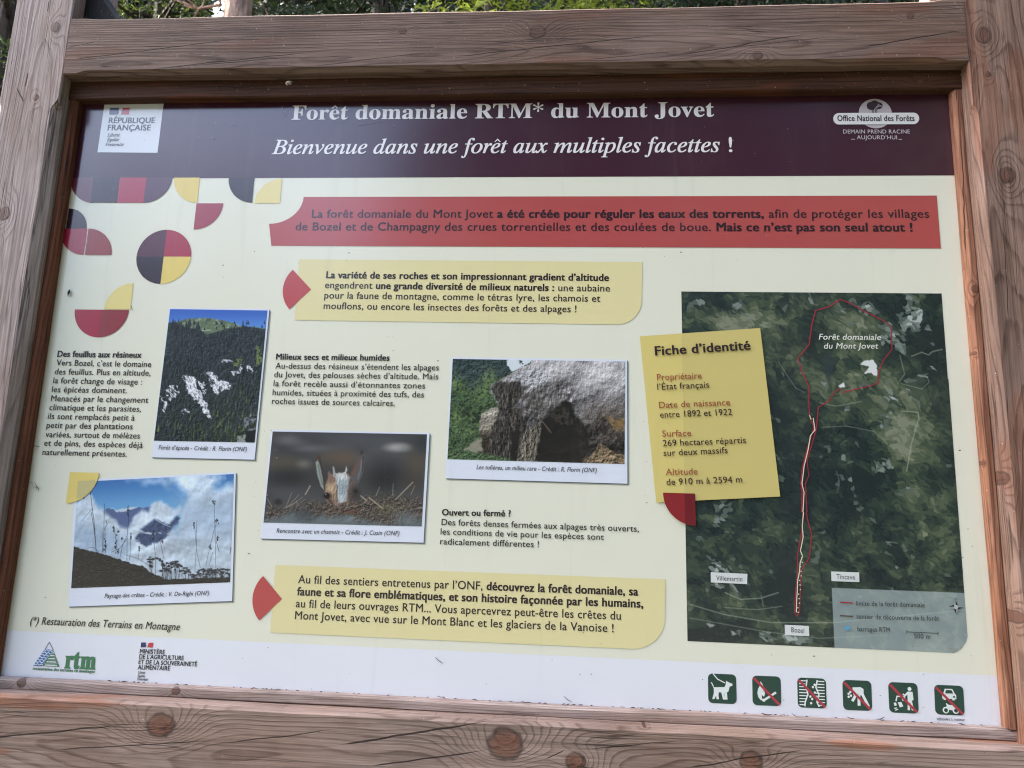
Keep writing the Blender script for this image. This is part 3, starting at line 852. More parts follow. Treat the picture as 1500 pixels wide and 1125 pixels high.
@sub('dirt_specks', 'scattered dark specks and scratches')
def _(k):
    r = random.Random(5)
    spots = [(-0.79, -0.745, -0.48, 0.2), (-0.55, -0.33, -0.42, -0.33), (0.1, 0.57, -0.41, -0.36), (-0.32, -0.15, -0.24, -0.19), (0.12, 0.2, -0.2, 0.0), (0.0, 0.57, 0.175, 0.2), (0.5, 0.575, -0.3, 0.2), (-0.5, 0.1, 0.2, 0.272), (-0.05, 0.5, 0.2, 0.268), (-0.7, -0.2, -0.62, -0.55), (0.2, 0.4, -0.62, -0.52), (-0.45, -0.42, -0.1, 0.15)]
    for i in range(110):
        q = r.choice(spots); u, v = r.uniform(q[0], q[1]), r.uniform(q[2], q[3])
        s = r.choice((0.0004, 0.0005, 0.0006, 0.0009)); a = r.uniform(0, 3); e = r.uniform(1, 2.2)
        c = r.choice(((126, 114, 98), (150, 138, 120), (130, 120, 104), (76, 66, 58)))
        k.uvpoly([(u + s * e * math.cos(a + t), v + s * math.sin(a + t)) for t in (0, 1, 2, 3.1, 4.2, 5.3)], c, 16)
    k.stroke([(413, 155), (416, 165), (418, 171), (422, 160)], 0.8, (128, 116, 130), 2.5)
    k.stroke([(563, 178), (545, 181), (520, 185)], 0.5, (100, 88, 100), 2.5)

for ch_ in panel.children:
    if ch_.name == 'dirt_specks': ch_['kind'] = 'stuff'

# ---------------------------------------------------------------- printed pictures, painted as vertex colours on fine grids
def vnoise(x, y, seed=0):
    rs = np.random.RandomState(seed); T_ = rs.rand(257, 257)
    xi, yi = np.floor(x).astype(int), np.floor(y).astype(int)
    fx, fy = x - xi, y - yi
    fx, fy = fx * fx * (3 - 2 * fx), fy * fy * (3 - 2 * fy)
    a = lambda i, j: T_[i % 256, j % 256]
    return (a(xi, yi) * (1 - fx) + a(xi + 1, yi) * fx) * (1 - fy) + (a(xi, yi + 1) * (1 - fx) + a(xi + 1, yi + 1) * fx) * fy
def fbm(x, y, wl, oc=4, seed=0, rough=0.5):
    o, a, t = 0, 1, 0
    for i in range(oc):
        o = o + a * vnoise(x / wl + 17.3 * i, y / wl + 9.1 * i, seed + i); t += a; a *= rough; wl = wl / 2
    return o / t
def step(lo, hi, x):
    t = np.clip((x - lo) / (hi - lo + 1e-9), 0, 1); return t * t * (3 - 2 * t)

class Pic:
    """canvas over a picture's grid; shapes are given in the local units of a close-up: px = o + p/sc"""
    def __init__(self, corners, ox=0, oy=0, sc=1.0, res=0.8):
        q = [np.array(uv(*c)) for c in corners]       # tl, tr, br, bl
        w_ = np.linalg.norm(np.array(corners[1]) - corners[0]); h_ = np.linalg.norm(np.array(corners[3]) - corners[0])
        self.nx, self.ny = int(w_ / res) + 2, int(h_ / res) + 2
        a, b = np.meshgrid(np.linspace(0, 1, self.nx), np.linspace(0, 1, self.ny))
        a, b = a[..., None], b[..., None]
        self.uv = (q[0] * (1 - a) + q[1] * a) * (1 - b) + (q[3] * (1 - a) + q[2] * a) * b
        px, py = unuv(self.uv[..., 0], self.uv[..., 1])
        self.x, self.y = (px - ox) * sc, (py - oy) * sc
        self.sc = sc
        self.c = np.zeros(px.shape + (3,))
    def fill(self, col, m=1.0):
        m = np.asarray(m)[..., None] if np.ndim(m) else m
        self.c = self.c * (1 - m) + np.asarray(col, float) * m
    def mul(self, f, m=1.0):
        f = np.asarray(f)
        if f.ndim == 2: f = f[..., None]
        m = np.asarray(m)[..., None] if np.ndim(m) else m
        self.c = self.c * (1 - m + f * m)
    def poly(self, pts, soft=4.0, rag=0.0, wl=20.0, seed=0):
        """mask of a polygon with soft or ragged edge"""
        x, y = self.x, self.y
        if rag:
            x = x + (fbm(self.x, self.y, wl, 3, seed) - 0.5) * rag; y = y + (fbm(self.x, self.y, wl, 3, seed + 50) - 0.5) * rag
        ins = np.zeros(x.shape, bool); dd = np.full(x.shape, 1e9)
        n = len(pts)
        for i in range(n):
            (x0, y0), (x1, y1) = pts[i], pts[(i + 1) % n]
            if y0 != y1:
                cnd = ((y0 > y) != (y1 > y)) & (x < (x1 - x0) * (y - y0) / (y1 - y0) + x0); ins ^= cnd
            ex, ey = x1 - x0, y1 - y0
            t = np.clip(((x - x0) * ex + (y - y0) * ey) / (ex * ex + ey * ey + 1e-9), 0, 1)
            dd = np.minimum(dd, np.hypot(x - x0 - t * ex, y - y0 - t * ey))
        sd_ = np.where(ins, dd, -dd)
        return step(-soft, soft, sd_)
    def line(self, pts, wd, soft=2.0):
        dd = np.full(self.x.shape, 1e9)
        for (x0, y0), (x1, y1) in zip(pts[:-1], pts[1:]):
            ex, ey = x1 - x0, y1 - y0
            t = np.clip(((self.x - x0) * ex + (self.y - y0) * ey) / (ex * ex + ey * ey + 1e-9), 0, 1)
            dd = np.minimum(dd, np.hypot(self.x - x0 - t * ex, self.y - y0 - t * ey))
        return 1 - step(wd / 2 - soft / 2, wd / 2 + soft / 2, dd)
    def blob(self, cx_, cy_, rx, ry, soft=0.5):
        return 1 - step(1 - soft, 1 + soft, np.hypot((self.x - cx_) / rx, (self.y - cy_) / ry))
    def n(self, wl, oc=4, seed=0, ax=1.0, ay=1.0, rough=0.55): return fbm(self.x * ax, self.y * ay, wl, oc, seed, rough)
    def relief(self, wl, seed, dx, dy, oc=5, ax=1.0, ay=1.0, rough=.6):
        return fbm(self.x * ax, self.y * ay, wl, oc, seed, rough) - fbm((self.x + dx) * ax, (self.y + dy) * ay, wl, oc, seed, rough)
    def spruce(self, x0, y0, h, wd, col, rs):
        t = (y0 - self.y) / h
        half = wd * (1 - t) * (.72 + .28 * np.abs(np.sin(t * 17 + x0)))
        m = (t > 0) & (t < 1) & (np.abs(self.x - x0) < half)
        sh = .75 + .5 * np.clip((x0 - self.x) / (wd + 1) + .3 * rs.random(), -.5, .6)
        a = np.where(m, .9, 0)[..., None]
        self.c = self.c * (1 - a) + np.asarray(col, float) * sh[..., None] * a
    def build(self, name, layer, keep=None):
        n, m = self.ny, self.nx
        V = np.stack([S * self.uv[..., 0], np.full((n, m), -S * layer * LAY), EYE - S * self.uv[..., 1]], -1).reshape(-1, 3)
        i = np.arange(n - 1)[:, None] * m + np.arange(m - 1)[None, :]
        Q = np.stack([i, i + m, i + m + 1, i + 1], -1).reshape(-1, 4)
        if keep is not None: Q = Q[keep[:-1, :-1].reshape(-1)]
        cols = pc(np.clip(self.c, 3, 250)).reshape(-1, 3)
        return link(name, quick_mesh(name, V, Q, cols, [PRINT]), panel)

PAPER, SHADE = (222, 228, 244), (88, 96, 98)
def photo_paper(outer, cap, label):
    """white printed photo border with its caption and the printed drop edge along two sides"""
    k = Ink()
    tl, tr, br, bl = [np.array(q, float) for q in outer]
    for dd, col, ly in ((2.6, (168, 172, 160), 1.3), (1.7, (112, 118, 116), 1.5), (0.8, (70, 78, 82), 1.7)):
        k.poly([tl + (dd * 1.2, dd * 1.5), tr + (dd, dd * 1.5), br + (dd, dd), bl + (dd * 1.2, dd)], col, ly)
    k.poly([tl, tr, br, bl], PAPER, 2)
    s, p0, p1, ch = cap
    text(k, s, p0, p1, ch, (48, 50, 62), 4, shear=0.22, w=0.005)
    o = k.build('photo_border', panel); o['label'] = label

# 1: spruce forest on a mountain side
Zf = lambda pts: [(200 + x / 4.327, 430 + y / 4.327) for x, y in pts]
photo_paper(Zf([(210, 91), (843, 99), (749, 1053), (95, 1038)]), ('Forêt d’épicéa - Crédit : R. Florin (ONF)', (232.4, 658.4), (361.8, 661.2), 6.3), 'white photo border captioned for the spruce forest')
def pic_forest():
    p = Pic(Zf([(214, 99), (831, 108), (750, 945), (112, 933)]), 200, 430, 4.327, 0.6)
    x, y = p.x, p.y
    p.fill((54, 98, 190)); p.fill((88, 140, 216), step(100, 230, y))
    hill = p.poly([(180, 200), (265, 178), (330, 160), (400, 155), (500, 160), (600, 185), (660, 206), (840, 222), (840, 330), (180, 330)], 3, 8)
    p.fill((120, 136, 112), hill); p.mul(0.86 + 2.0 * p.relief(40, 3, 6, 8), hill); p.fill((92, 112, 84), hill * .7 * step(.48, .6, p.n(30, 4, 5)))
    p.fill((172, 182, 170), .8 * (p.line([(508, 168), (536, 200)], 5, 4) + p.line([(632, 196), (655, 206)], 5, 4) + p.line([(420, 235), (470, 232)], 8, 8)))
    edge = np.interp(x, [180, 230, 280, 340, 400, 440, 520, 600, 700, 840], [185, 185, 205, 220, 225, 262, 240, 216, 210, 228])
    m = step(-3, 3, y - edge)
    p.fill((42, 50, 54), m); p.mul(0.72 + .55 * p.n(22, 4, 11, 1.6, .8, .7), m)
    rs = random.Random(3)
    cl = np.zeros_like(x)
    for q in ([(200, 595), (240, 570), (266, 575), (262, 640), (235, 660), (218, 685)], [(295, 520), (388, 535), (380, 585), (410, 620), (440, 700), (468, 805), (445, 785), (405, 700), (345, 655), (312, 620)],
              [(440, 500), (465, 495), (520, 540), (602, 572), (598, 612), (560, 600), (532, 642), (488, 632), (462, 570)], [(598, 505), (640, 490), (672, 450), (664, 492), (612, 535)],
              [(160, 655), (196, 690), (192, 765), (172, 742)], [(545, 425), (575, 410), (600, 430), (560, 450)], [(700, 450), (745, 480), (738, 500), (705, 470)], [(400, 545), (425, 560), (445, 650), (420, 620)], [(300, 745), (345, 740), (340, 760), (305, 758)]):
        cl = np.maximum(cl, p.poly([(a * 1.0, b) for a, b in q], 3, 50, 24, 31))
    ra, rb_ = (x * .8 - y * .5) * 1.6, (x * .5 + y * .8) * .55
    stk = fbm(ra, rb_, 20, 4, 41, .65)
    cl = cl * step(.30, .39, stk)
    p.fill((200, 205, 216), cl); p.mul(np.clip(.95 + 1.5 * p.relief(34, 45, 6, 4, 5, 1.1, .8) - 1.3 * (.5 - stk) + 1.6 * (fbm(ra * 1.5, rb_ * 1.5, 12, 3, 47, .6) - .5), .4, 1.18), cl)
    spots = [(rs.uniform(110, 840), rs.uniform(190, 985)) for _ in range(760)]
    spots += [(xx, np.interp(xx, [180, 230, 280, 340, 400, 440, 520, 600, 700, 840], [225, 225, 240, 255, 262, 290, 275, 250, 240, 255]) + rs.uniform(-4, 8)) for xx in np.arange(180, 840, 9)]
    for sx, sy in sorted(spots, key=lambda q: q[1]):
        e = np.interp(sx, [180, 400, 440, 600, 840], [190, 232, 262, 218, 228])
        far = np.clip((sy - e) / 700, 0, 1)
        h = rs.uniform(24, 42) * (1 + far * .45) * (1.5 if sx < 420 and sy < 290 else 1)
        if sy < e + 40: h = min(h, 56 if sx < 400 else 26)
        if p.c is None: continue
        iy = np.abs(y[:, 0] - (sy - h * .4)).argmin(); ix = np.abs(x[iy] - sx).argmin()
        if cl[max(iy - 6, 0):iy + 6, max(ix - 4, 0):ix + 4].max() > .5 and rs.random() < .9: continue
        if cl[max(iy - 26, 0):iy + 1, ix].max() > .5 and rs.random() < .6: continue
        gr = np.clip((sy - 520) / 330, 0, 1) * np.clip(.45 + (sx - 250) / 500, .25, 1)
        c = np.array([42, 51, 55]) * (1 - gr) + np.array([66, 82, 60]) * gr
        c = c * rs.uniform(.66, 1.3)
        if rs.random() < .06 * gr: c = np.array([94, 108, 68])
        p.spruce(sx, sy, h, h * rs.uniform(.2, .3), c, rs)
    p.mul(np.clip(1 + 2.4 * p.relief(15, 88, 4, 5, 4, 1.2, .8, .7), .5, 1.6), m * (1 - .6 * cl))
    for q in ([(755, 340), (790, 335), (802, 380), (800, 430), (770, 460), (750, 470), (765, 400)], [(620, 450), (640, 410), (682, 402), (668, 440), (640, 462)]):
        k_ = .85 * p.poly(q, 5, 44, 18) * step(.34, .5, p.n(12, 3, 19)); p.fill((110, 128, 66), k_); p.mul(.8 + .5 * p.n(9, 3, 27), k_)
    p.fill((132, 138, 150), .85 * p.poly([(650, 790), (750, 770), (756, 850), (700, 880)], 6, 60, 22) * step(.45, .55, p.n(16, 4, 44)))
    p.fill((150, 156, 154), .9 * p.poly([(638, 905), (690, 898), (690, 950), (628, 950)], 5, 24, 16) * step(.3, .45, p.n(14, 3, 48)))
    p.fill((22, 26, 30), p.poly([(692, 872), (765, 862), (760, 960), (690, 950)], 5, 30, 20))
    p.build('printed_photo', 3)['label'] = 'printed photo of spruce forest and pale scree under blue sky'
pic_forest()

# 2: crests above the clouds
Zm = lambda pts: [(90 + x / 5.356, 680 + y / 5.356) for x, y in pts]
photo_paper(Zm([(106, 122), (1370, 62), (1340, 1073), (55, 1117)]), ('Paysage des crêtes - Crédit : V. De-Righi (ONF)', (153.5, 875.8), (306.6, 871.5), 6.2), 'white photo border captioned for the mountain crests')
def pic_crest():
    p = Pic(Zm([(132, 138), (1354, 77), (1325, 926), (78, 973)]), 90, 680, 5.356, 0.62)
    x, y = p.x, p.y
    p.fill((62, 114, 180)); p.fill((108, 164, 214), step(60, 330, y + 0.05 * x - 60))
    p.fill((84, 102, 146), p.poly([(300, 372), (345, 352), (380, 345), (420, 360), (470, 372), (520, 352), (560, 350), (600, 330), (650, 345), (700, 328), (750, 318), (800, 420), (760, 560), (300, 560)], 5, 16, 30))
    p.fill((190, 202, 220), step(.45, .6, p.n(34, 3, 6)) * p.poly([(385, 348), (430, 345), (470, 352), (560, 335), (610, 330), (560, 356), (490, 374), (440, 376)], 6, 14, 24))
    edge = (p.n(110, 6, 9, 1, 1, .58) - .5) * 2
    def cloud(pts, soft, k=150):
        m = p.poly(pts, soft, 90, 120, 7); return np.clip(m + edge * .55 * (m > .02) * (m < .98), 0, 1)
    rel = p.relief(120, 21, 14, 22, 6, 1, 1, .58)
    base = np.array([196, 211, 228])[None, None] * np.clip(1.0 + .75 * rel + .24 * (p.n(300, 3, 5) - .5) + .10 * np.clip((520 - y) / 400, -1, 1), .74, 1.2)[..., None]
    for pts, soft, a in (([(540, 110), (800, 70), (900, 150), (820, 190), (660, 150)], 40, .5),
                         ([(820, 90), (1000, 40), (1240, 50), (1215, 190), (1380, 150), (1380, 960), (560, 960), (520, 700), (880, 560), (980, 360), (960, 260)], 60, .96),
                         ([(60, 330), (130, 290), (200, 262), (250, 270), (290, 310), (330, 370), (430, 430), (540, 490), (640, 600), (740, 820), (60, 900)], 22, 1),
                         ([(540, 470), (610, 390), (680, 400), (690, 340), (780, 275), (880, 330), (960, 380), (900, 430), (880, 560), (980, 620), (900, 760), (560, 760), (430, 640)], 20, 1)):
        m = cloud(pts, soft) * a
        p.c = p.c * (1 - m[..., None]) + base * m[..., None]
    p.fill((140, 164, 194), .5 * p.poly([(900, 330), (1380, 240), (1380, 600), (900, 540)], 130, 100, 150)); p.fill((118, 146, 182), .45 * p.poly([(70, 430), (330, 470), (560, 620), (520, 780), (70, 660)], 90, 100, 150))
    pk = p.poly([(575, 580), (620, 520), (690, 462), (735, 430), (790, 458), (850, 470), (880, 430), (910, 402), (930, 425), (905, 470), (862, 505), (836, 560), (790, 600), (720, 622), (660, 650), (610, 620)], 12, 20, 34)
    wisp = step(.40, .56, p.n(60, 5, 35, .6, 1.5, .6) + .26 * np.exp(-((y - 538 - .06 * (x - 680)) / 22.) ** 2) - .20 - .10 * step(500, 470, y) + .14 * step(690, 600, x) + .12 * step(600, 640, y))
    pk = pk * (1 - .9 * wisp)
    p.fill((58, 73, 108), pk * .95); p.mul(np.clip(1 + 1.2 * p.relief(40, 33, 8, 4), .8, 1.3), pk); p.fill((196, 208, 224), .6 * p.line([(735, 432), (800, 470), (858, 492)], 6, 6))
    rs = random.Random(4)
    dk = np.zeros_like(x)
    tops = ([690, 740, 800, 850, 900, 950, 1020, 1060, 1090, 1160, 1240, 1325], [730, 715, 765, 780, 752, 790, 838, 862, 822, 818, 820, 815])
    for i in range(170):
        bx = rs.uniform(685, 1330); t = np.interp(bx, *tops)
        by = t + abs(rs.gauss(0, 1)) * 34
        if by > 915: by = rs.uniform(t, 912)
        dk = np.maximum(dk, p.blob(bx, by, rs.uniform(7, 17), rs.uniform(4, 9), .5))
        if rs.random() < .45: dk = np.maximum(dk, p.line([(bx, by), (bx + rs.uniform(-16, 16), 918)], rs.uniform(1.5, 3.5), 2))
    g = np.zeros_like(x)
    for ln, wd in (([(228, 205), (245, 350), (262, 470), (274, 690)], 4), ([(238, 380), (262, 520), (276, 690)], 4.5), ([(245, 345), (160, 445)], 2.5), ([(338, 310), (335, 450), (328, 690)], 3), ([(352, 440), (360, 470), (345, 500), (345, 695)], 4), ([(322, 520), (324, 690)], 3), ([(412, 480), (430, 600), (440, 690)], 3.5),
                   ([(525, 320), (528, 420), (520, 560), (515, 755)], 3), ([(522, 550), (480, 640), (460, 730)], 3), ([(548, 540), (545, 640), (538, 750)], 2.5), ([(612, 640), (604, 740)], 2.5), ([(724, 530), (730, 620), (740, 715)], 3),
                   ([(750, 560), (780, 620), (805, 740)], 2.5), ([(1045, 480), (1058, 640), (1048, 850)], 2.5), ([(1064, 440), (1060, 660), (1090, 810)], 2.5), ([(1198, 300), (1205, 520), (1215, 815)], 3), ([(1200, 520), (1165, 660), (1135, 800)], 2.5),
                   ([(1222, 440), (1205, 520)], 2.5), ([(1215, 600), (1240, 690)], 3.5), ([(1190, 690), (1160, 800)], 2.5), ([(395, 690), (460, 660), (520, 580)], 3), ([(500, 710), (600, 740), (700, 800)], 2.5), ([(200, 660), (250, 650), (300, 690)], 3), ([(1330, 650), (1325, 700)], 4)):
        g = np.maximum(g, p.line([(a + rs.uniform(-2, 2), b) for a, b in ln], wd, 3))
    for hx, hy, n_, rx, ry in ((526, 365, 9, 7, 40), (722, 560, 10, 9, 36), (1198, 300, 8, 12, 16), (1225, 445, 6, 9, 14), (1228, 580, 7, 9, 18), (1042, 480, 7, 8, 22), (412, 495, 7, 6, 24), (548, 575, 6, 5, 26), (345, 650, 16, 12, 50), (176, 264, 3, 6, 5), (792, 608, 4, 6, 8), (1168, 655, 9, 12, 14), (432, 620, 8, 8, 40), (438, 690, 6, 12, 12), (480, 580, 4, 10, 5), (612, 655, 5, 5, 18), (450, 530, 4, 6, 12)):
        for i in range(n_): g = np.maximum(g, p.blob(hx + rs.gauss(0, rx * .5), hy + rs.gauss(0, ry * .6), rs.uniform(3, 6), rs.uniform(4, 9), .5))
    p.fill((40, 44, 54), g * .95); p.fill((36, 39, 46), dk * .95)
    sl = p.poly([(60, 640), (110, 648), (250, 682), (440, 740), (560, 782), (640, 800), (690, 845), (830, 905), (1370, 885), (1370, 1000), (60, 1000)], 5, 18, 22)
    p.fill((37, 37, 37), sl); p.mul(np.clip(.95 + 1.7 * p.relief(22, 71, 4, 5, 4, .6, 1.3), .5, 1.6), sl); p.fill((84, 84, 76), .35 * sl * step(.64, .7, p.n(12, 3, 77, .5, 1.6)))
    p.build('printed_photo', 3)['label'] = 'printed photo of peaks in cloud behind dark grass stems'
pic_crest()
k = Ink(); k.sector((103.5, 691.5), (146, 692), 0, 90, (226, 205, 122), 6)
k.poly([(115.2, 704.5), (139.4, 703.4), (141, 705), (136, 716), (126, 727), (113, 731)], (196, 186, 136), 6.5)
k.build('corner_sticker', panel)

# 3: chamois kid behind dry grass
Zc = lambda pts: [(370 + x / 5.556, 620 + y / 5.556) for x, y in pts]
photo_paper(Zc([(150, 52), (1441, 78), (1392, 972), (64, 938)]), ('Rencontre avec un chamois - Crédit : J. Cusin (ONF)', (405.1, 780.3), (585.1, 784.3), 6.4), 'white photo border captioned for the chamois')
def pic_chamois():
    p = Pic(Zc([(165, 67), (1420, 90), (1377, 840), (90, 808)]), 370, 620, 5.556, 0.62)
    x, y = p.x, p.y
    p.fill((70, 71, 76)); p.mul(0.8 + 0.4 * p.n(260, 3, 3, 0.7, 1.2))
    for bx, by, rx, ry, col, a in ((1170, 195, 80, 30, (170, 170, 170), .9), (1240, 200, 60, 28, (140, 140, 140), .6), (290, 140, 80, 34, (118, 118, 122), .6), (470, 205, 130, 26, (104, 104, 110), .7), (380, 160, 80, 24, (96, 96, 102), .5), (720, 290, 150, 60, (98, 82, 70), .9), (230, 340, 150, 70, (88, 80, 68), .8), (1340, 330, 100, 110, (86, 77, 66), .7), (420, 340, 50, 34, (128, 126, 116), .7),
                                   (300, 440, 200, 70, (40, 42, 46), .95), (1070, 450, 150, 120, (34, 37, 41), .95), (640, 420, 170, 100, (56, 54, 56), .6), (1390, 150, 80, 80, (52, 56, 60), .8), (900, 130, 200, 50, (80, 82, 90), .6), (1300, 480, 90, 90, (66, 60, 56), .6)):
        p.fill(col, a * p.blob(bx, by, rx, ry, 0.95))
    gy = np.interp(x, [80, 300, 470, 600, 850, 1000, 1100, 1420], [720, 690, 650, 650, 640, 590, 590, 640])
    gr = step(-50, 40, y - gy + (p.n(50, 4, 8) - .5) * 110)
    p.fill((88, 80, 76), gr * .95); p.mul(np.clip(.9 + 2.8 * p.relief(22, 17, 5, 6, 5, 1, 1.1, .7), .25, 2.0), gr)
    rs = random.Random(8)
    for i in range(240):
        sx = rs.choice((rs.uniform(90, 1400), rs.uniform(420, 1300))); sy = np.interp(sx, [80, 470, 850, 1100, 1420], [730, 700, 690, 650, 690]) + rs.gauss(10, 34)
        a = rs.uniform(-1.3, 1.3); L = rs.uniform(16, 58); v = rs.uniform(.4, 1.1)
        p.fill(np.array(rs.choice(((170, 158, 138), (120, 108, 96), (58, 50, 48), (40, 36, 36)))) * v, .75 * p.line([(sx, sy), (sx + L * math.sin(a), sy - L * math.cos(a) * .8)], rs.uniform(2.5, 5), 4))
    for ln, wd in (([(270, 690), (320, 565)], 3.5), ([(280, 690), (380, 580)], 3.5), ([(300, 680), (410, 600)], 3.5), ([(250, 695), (360, 640)], 3), ([(1165, 620), (1305, 480)], 9), ([(880, 590), (930, 630)], 12), ([(950, 605), (1060, 695)], 11), ([(1005, 590), (1035, 520)], 5), ([(1140, 590), (1145, 490)], 3.5), ([(800, 620), (850, 680)], 7), ([(120, 610), (160, 680)], 4), ([(1290, 580), (1320, 510)], 4), ([(430, 580), (470, 510)], 10)):
        p.fill((168, 156, 136), .8 * p.line(ln, wd, 5))
    p.fill((124, 126, 82), .4 * p.blob(1130, 690, 90, 40, .9) * step(.4, .6, p.n(20, 3, 70))); p.fill((34, 28, 28), .7 * p.blob(210, 640, 30, 22, .7))
    hd = p.poly([(592, 510), (606, 470), (640, 412), (668, 430), (700, 402), (760, 404), (800, 432), (842, 470), (862, 550), (836, 615), (790, 668), (690, 676), (618, 655), (584, 600)], 12, 8, 14)
    p.fill((148, 124, 108), hd); p.fill((190, 166, 138), hd * .9 * p.blob(640, 530, 32, 36, .9)); p.fill((122, 96, 84), .8 * hd * p.blob(640, 445, 34, 34, .9)); p.fill((112, 92, 84), .8 * hd * p.blob(618, 640, 50, 26, .9))
    p.fill((78, 71, 73), p.poly([(786, 425), (848, 470), (864, 560), (830, 640), (780, 655)], 18, 10, 20)); p.fill((46, 41, 43), .8 * p.blob(842, 570, 34, 50, .9)); p.fill((104, 92, 88), .6 * p.blob(812, 480, 22, 40, .9))
    wf = p.poly([(672, 430), (702, 406), (758, 410), (788, 440), (768, 540), (768, 600), (742, 656), (704, 648), (696, 600), (688, 520)], 14, 12, 16)
    p.fill((166, 177, 184), wf); p.fill((214, 218, 220), .8 * wf * p.blob(730, 425, 44, 30, .9)); p.fill((130, 144, 154), .7 * wf * p.blob(745, 530, 40, 50, .9)); p.fill((192, 204, 210), .6 * wf * p.blob(715, 620, 30, 40, .9)); p.fill((90, 88, 90), .6 * p.blob(720, 662, 34, 14, .8))
    p.mul(np.clip(1 + .9 * p.relief(16, 31, 4, 4, 4, 2.0, .7), .7, 1.25), hd)
    p.fill((58, 54, 58), .9 * p.line([(694, 505), (685, 560), (690, 640)], 5, 5)); p.fill((120, 132, 142), .6 * p.line([(690, 572), (782, 578)], 5, 5)); p.fill((66, 60, 62), .5 * p.line([(776, 540), (786, 620)], 8, 8))
    e1 = p.poly([(508, 310), (520, 282), (542, 260), (560, 300), (578, 400), (592, 480), (590, 560), (556, 532), (524, 430)], 6, 4, 14)
    p.fill((62, 55, 53), e1); p.fill((146, 155, 152), p.poly([(514, 318), (532, 296), (548, 340), (570, 440), (582, 545), (556, 512), (528, 420)], 7, 4, 14)); p.fill((96, 110, 106), .75 * p.line([(536, 340), (552, 430), (568, 500)], 12, 12)); p.fill((78, 60, 52), .8 * p.blob(541, 282, 15, 24, .8))
    e2 = p.poly([(886, 222), (912, 268), (904, 390), (864, 494), (808, 446), (834, 360), (864, 290)], 6, 4, 14)
    p.fill((86, 83, 90), e2); p.fill((110, 78, 66), .85 * p.poly([(866, 285), (876, 300), (842, 390), (806, 444), (800, 405)], 7, 4)); p.fill((126, 126, 134), .7 * p.line([(888, 300), (880, 380), (858, 450)], 10, 10)); p.fill((50, 46, 48), .8 * p.line([(902, 270), (896, 390)], 8, 8)); p.fill((48, 42, 44), .8 * p.blob(888, 240, 12, 18, .8))
    p.fill((160, 160, 160), .95 * p.poly([(652, 354), (664, 352), (674, 400), (678, 438), (656, 434)], 4)); p.fill((188, 188, 186), .95 * p.poly([(763, 346), (774, 380), (752, 424), (724, 414), (752, 394)], 4)); p.fill((206, 206, 204), .8 * p.line([(676, 408), (700, 424), (730, 420), (752, 402)], 8, 6))
    p.fill((132, 104, 96), .8 * p.poly([(612, 400), (628, 388), (652, 440), (620, 480)], 6, 6, 14))
    p.fill((36, 28, 26), .7 * p.blob(610, 592, 34, 26, .8)); p.fill((44, 36, 34), .6 * p.line([(606, 600), (650, 655)], 14, 12))
    p.fill((20, 16, 18), p.blob(606, 590, 22, 22, .45)); p.fill((150, 150, 158), p.blob(598, 580, 5, 4, .5)); p.fill((30, 25, 28), .9 * p.blob(842, 552, 20, 16, .7))
    fr = p.poly([(540, 690), (640, 640), (690, 672), (780, 650), (860, 630), (900, 700), (880, 760), (600, 760)], 16, 60, 26)
    p.fill((84, 72, 66), fr * .9); p.mul(np.clip(.95 + 3.0 * p.relief(22, 51, 5, 6, 5, 1, 1.2, .7), .25, 2.1), fr); p.fill((182, 182, 178), .8 * p.poly([(740, 805), (790, 762), (840, 766), (800, 800)], 9, 14)); p.fill((112, 68, 54), .55 * p.blob(800, 725, 50, 18, .8)); p.fill((170, 160, 150), .7 * p.line([(760, 690), (830, 670)], 7, 6)); p.fill((34, 28, 28), .8 * p.line([(740, 720), (840, 690)], 8, 8))
    p.fill((100, 114, 122), .85 * step(700, 800, y + (p.n(160, 3, 61) - .5) * 200 - 20)); p.fill((58, 66, 74), .6 * p.blob(430, 750, 80, 50, .95)); p.fill((120, 134, 144), .5 * p.blob(1250, 770, 80, 50, .95))
    p.build('printed_photo', 3)['label'] = 'printed photo of a young chamois head behind dry grass'
pic_chamois()

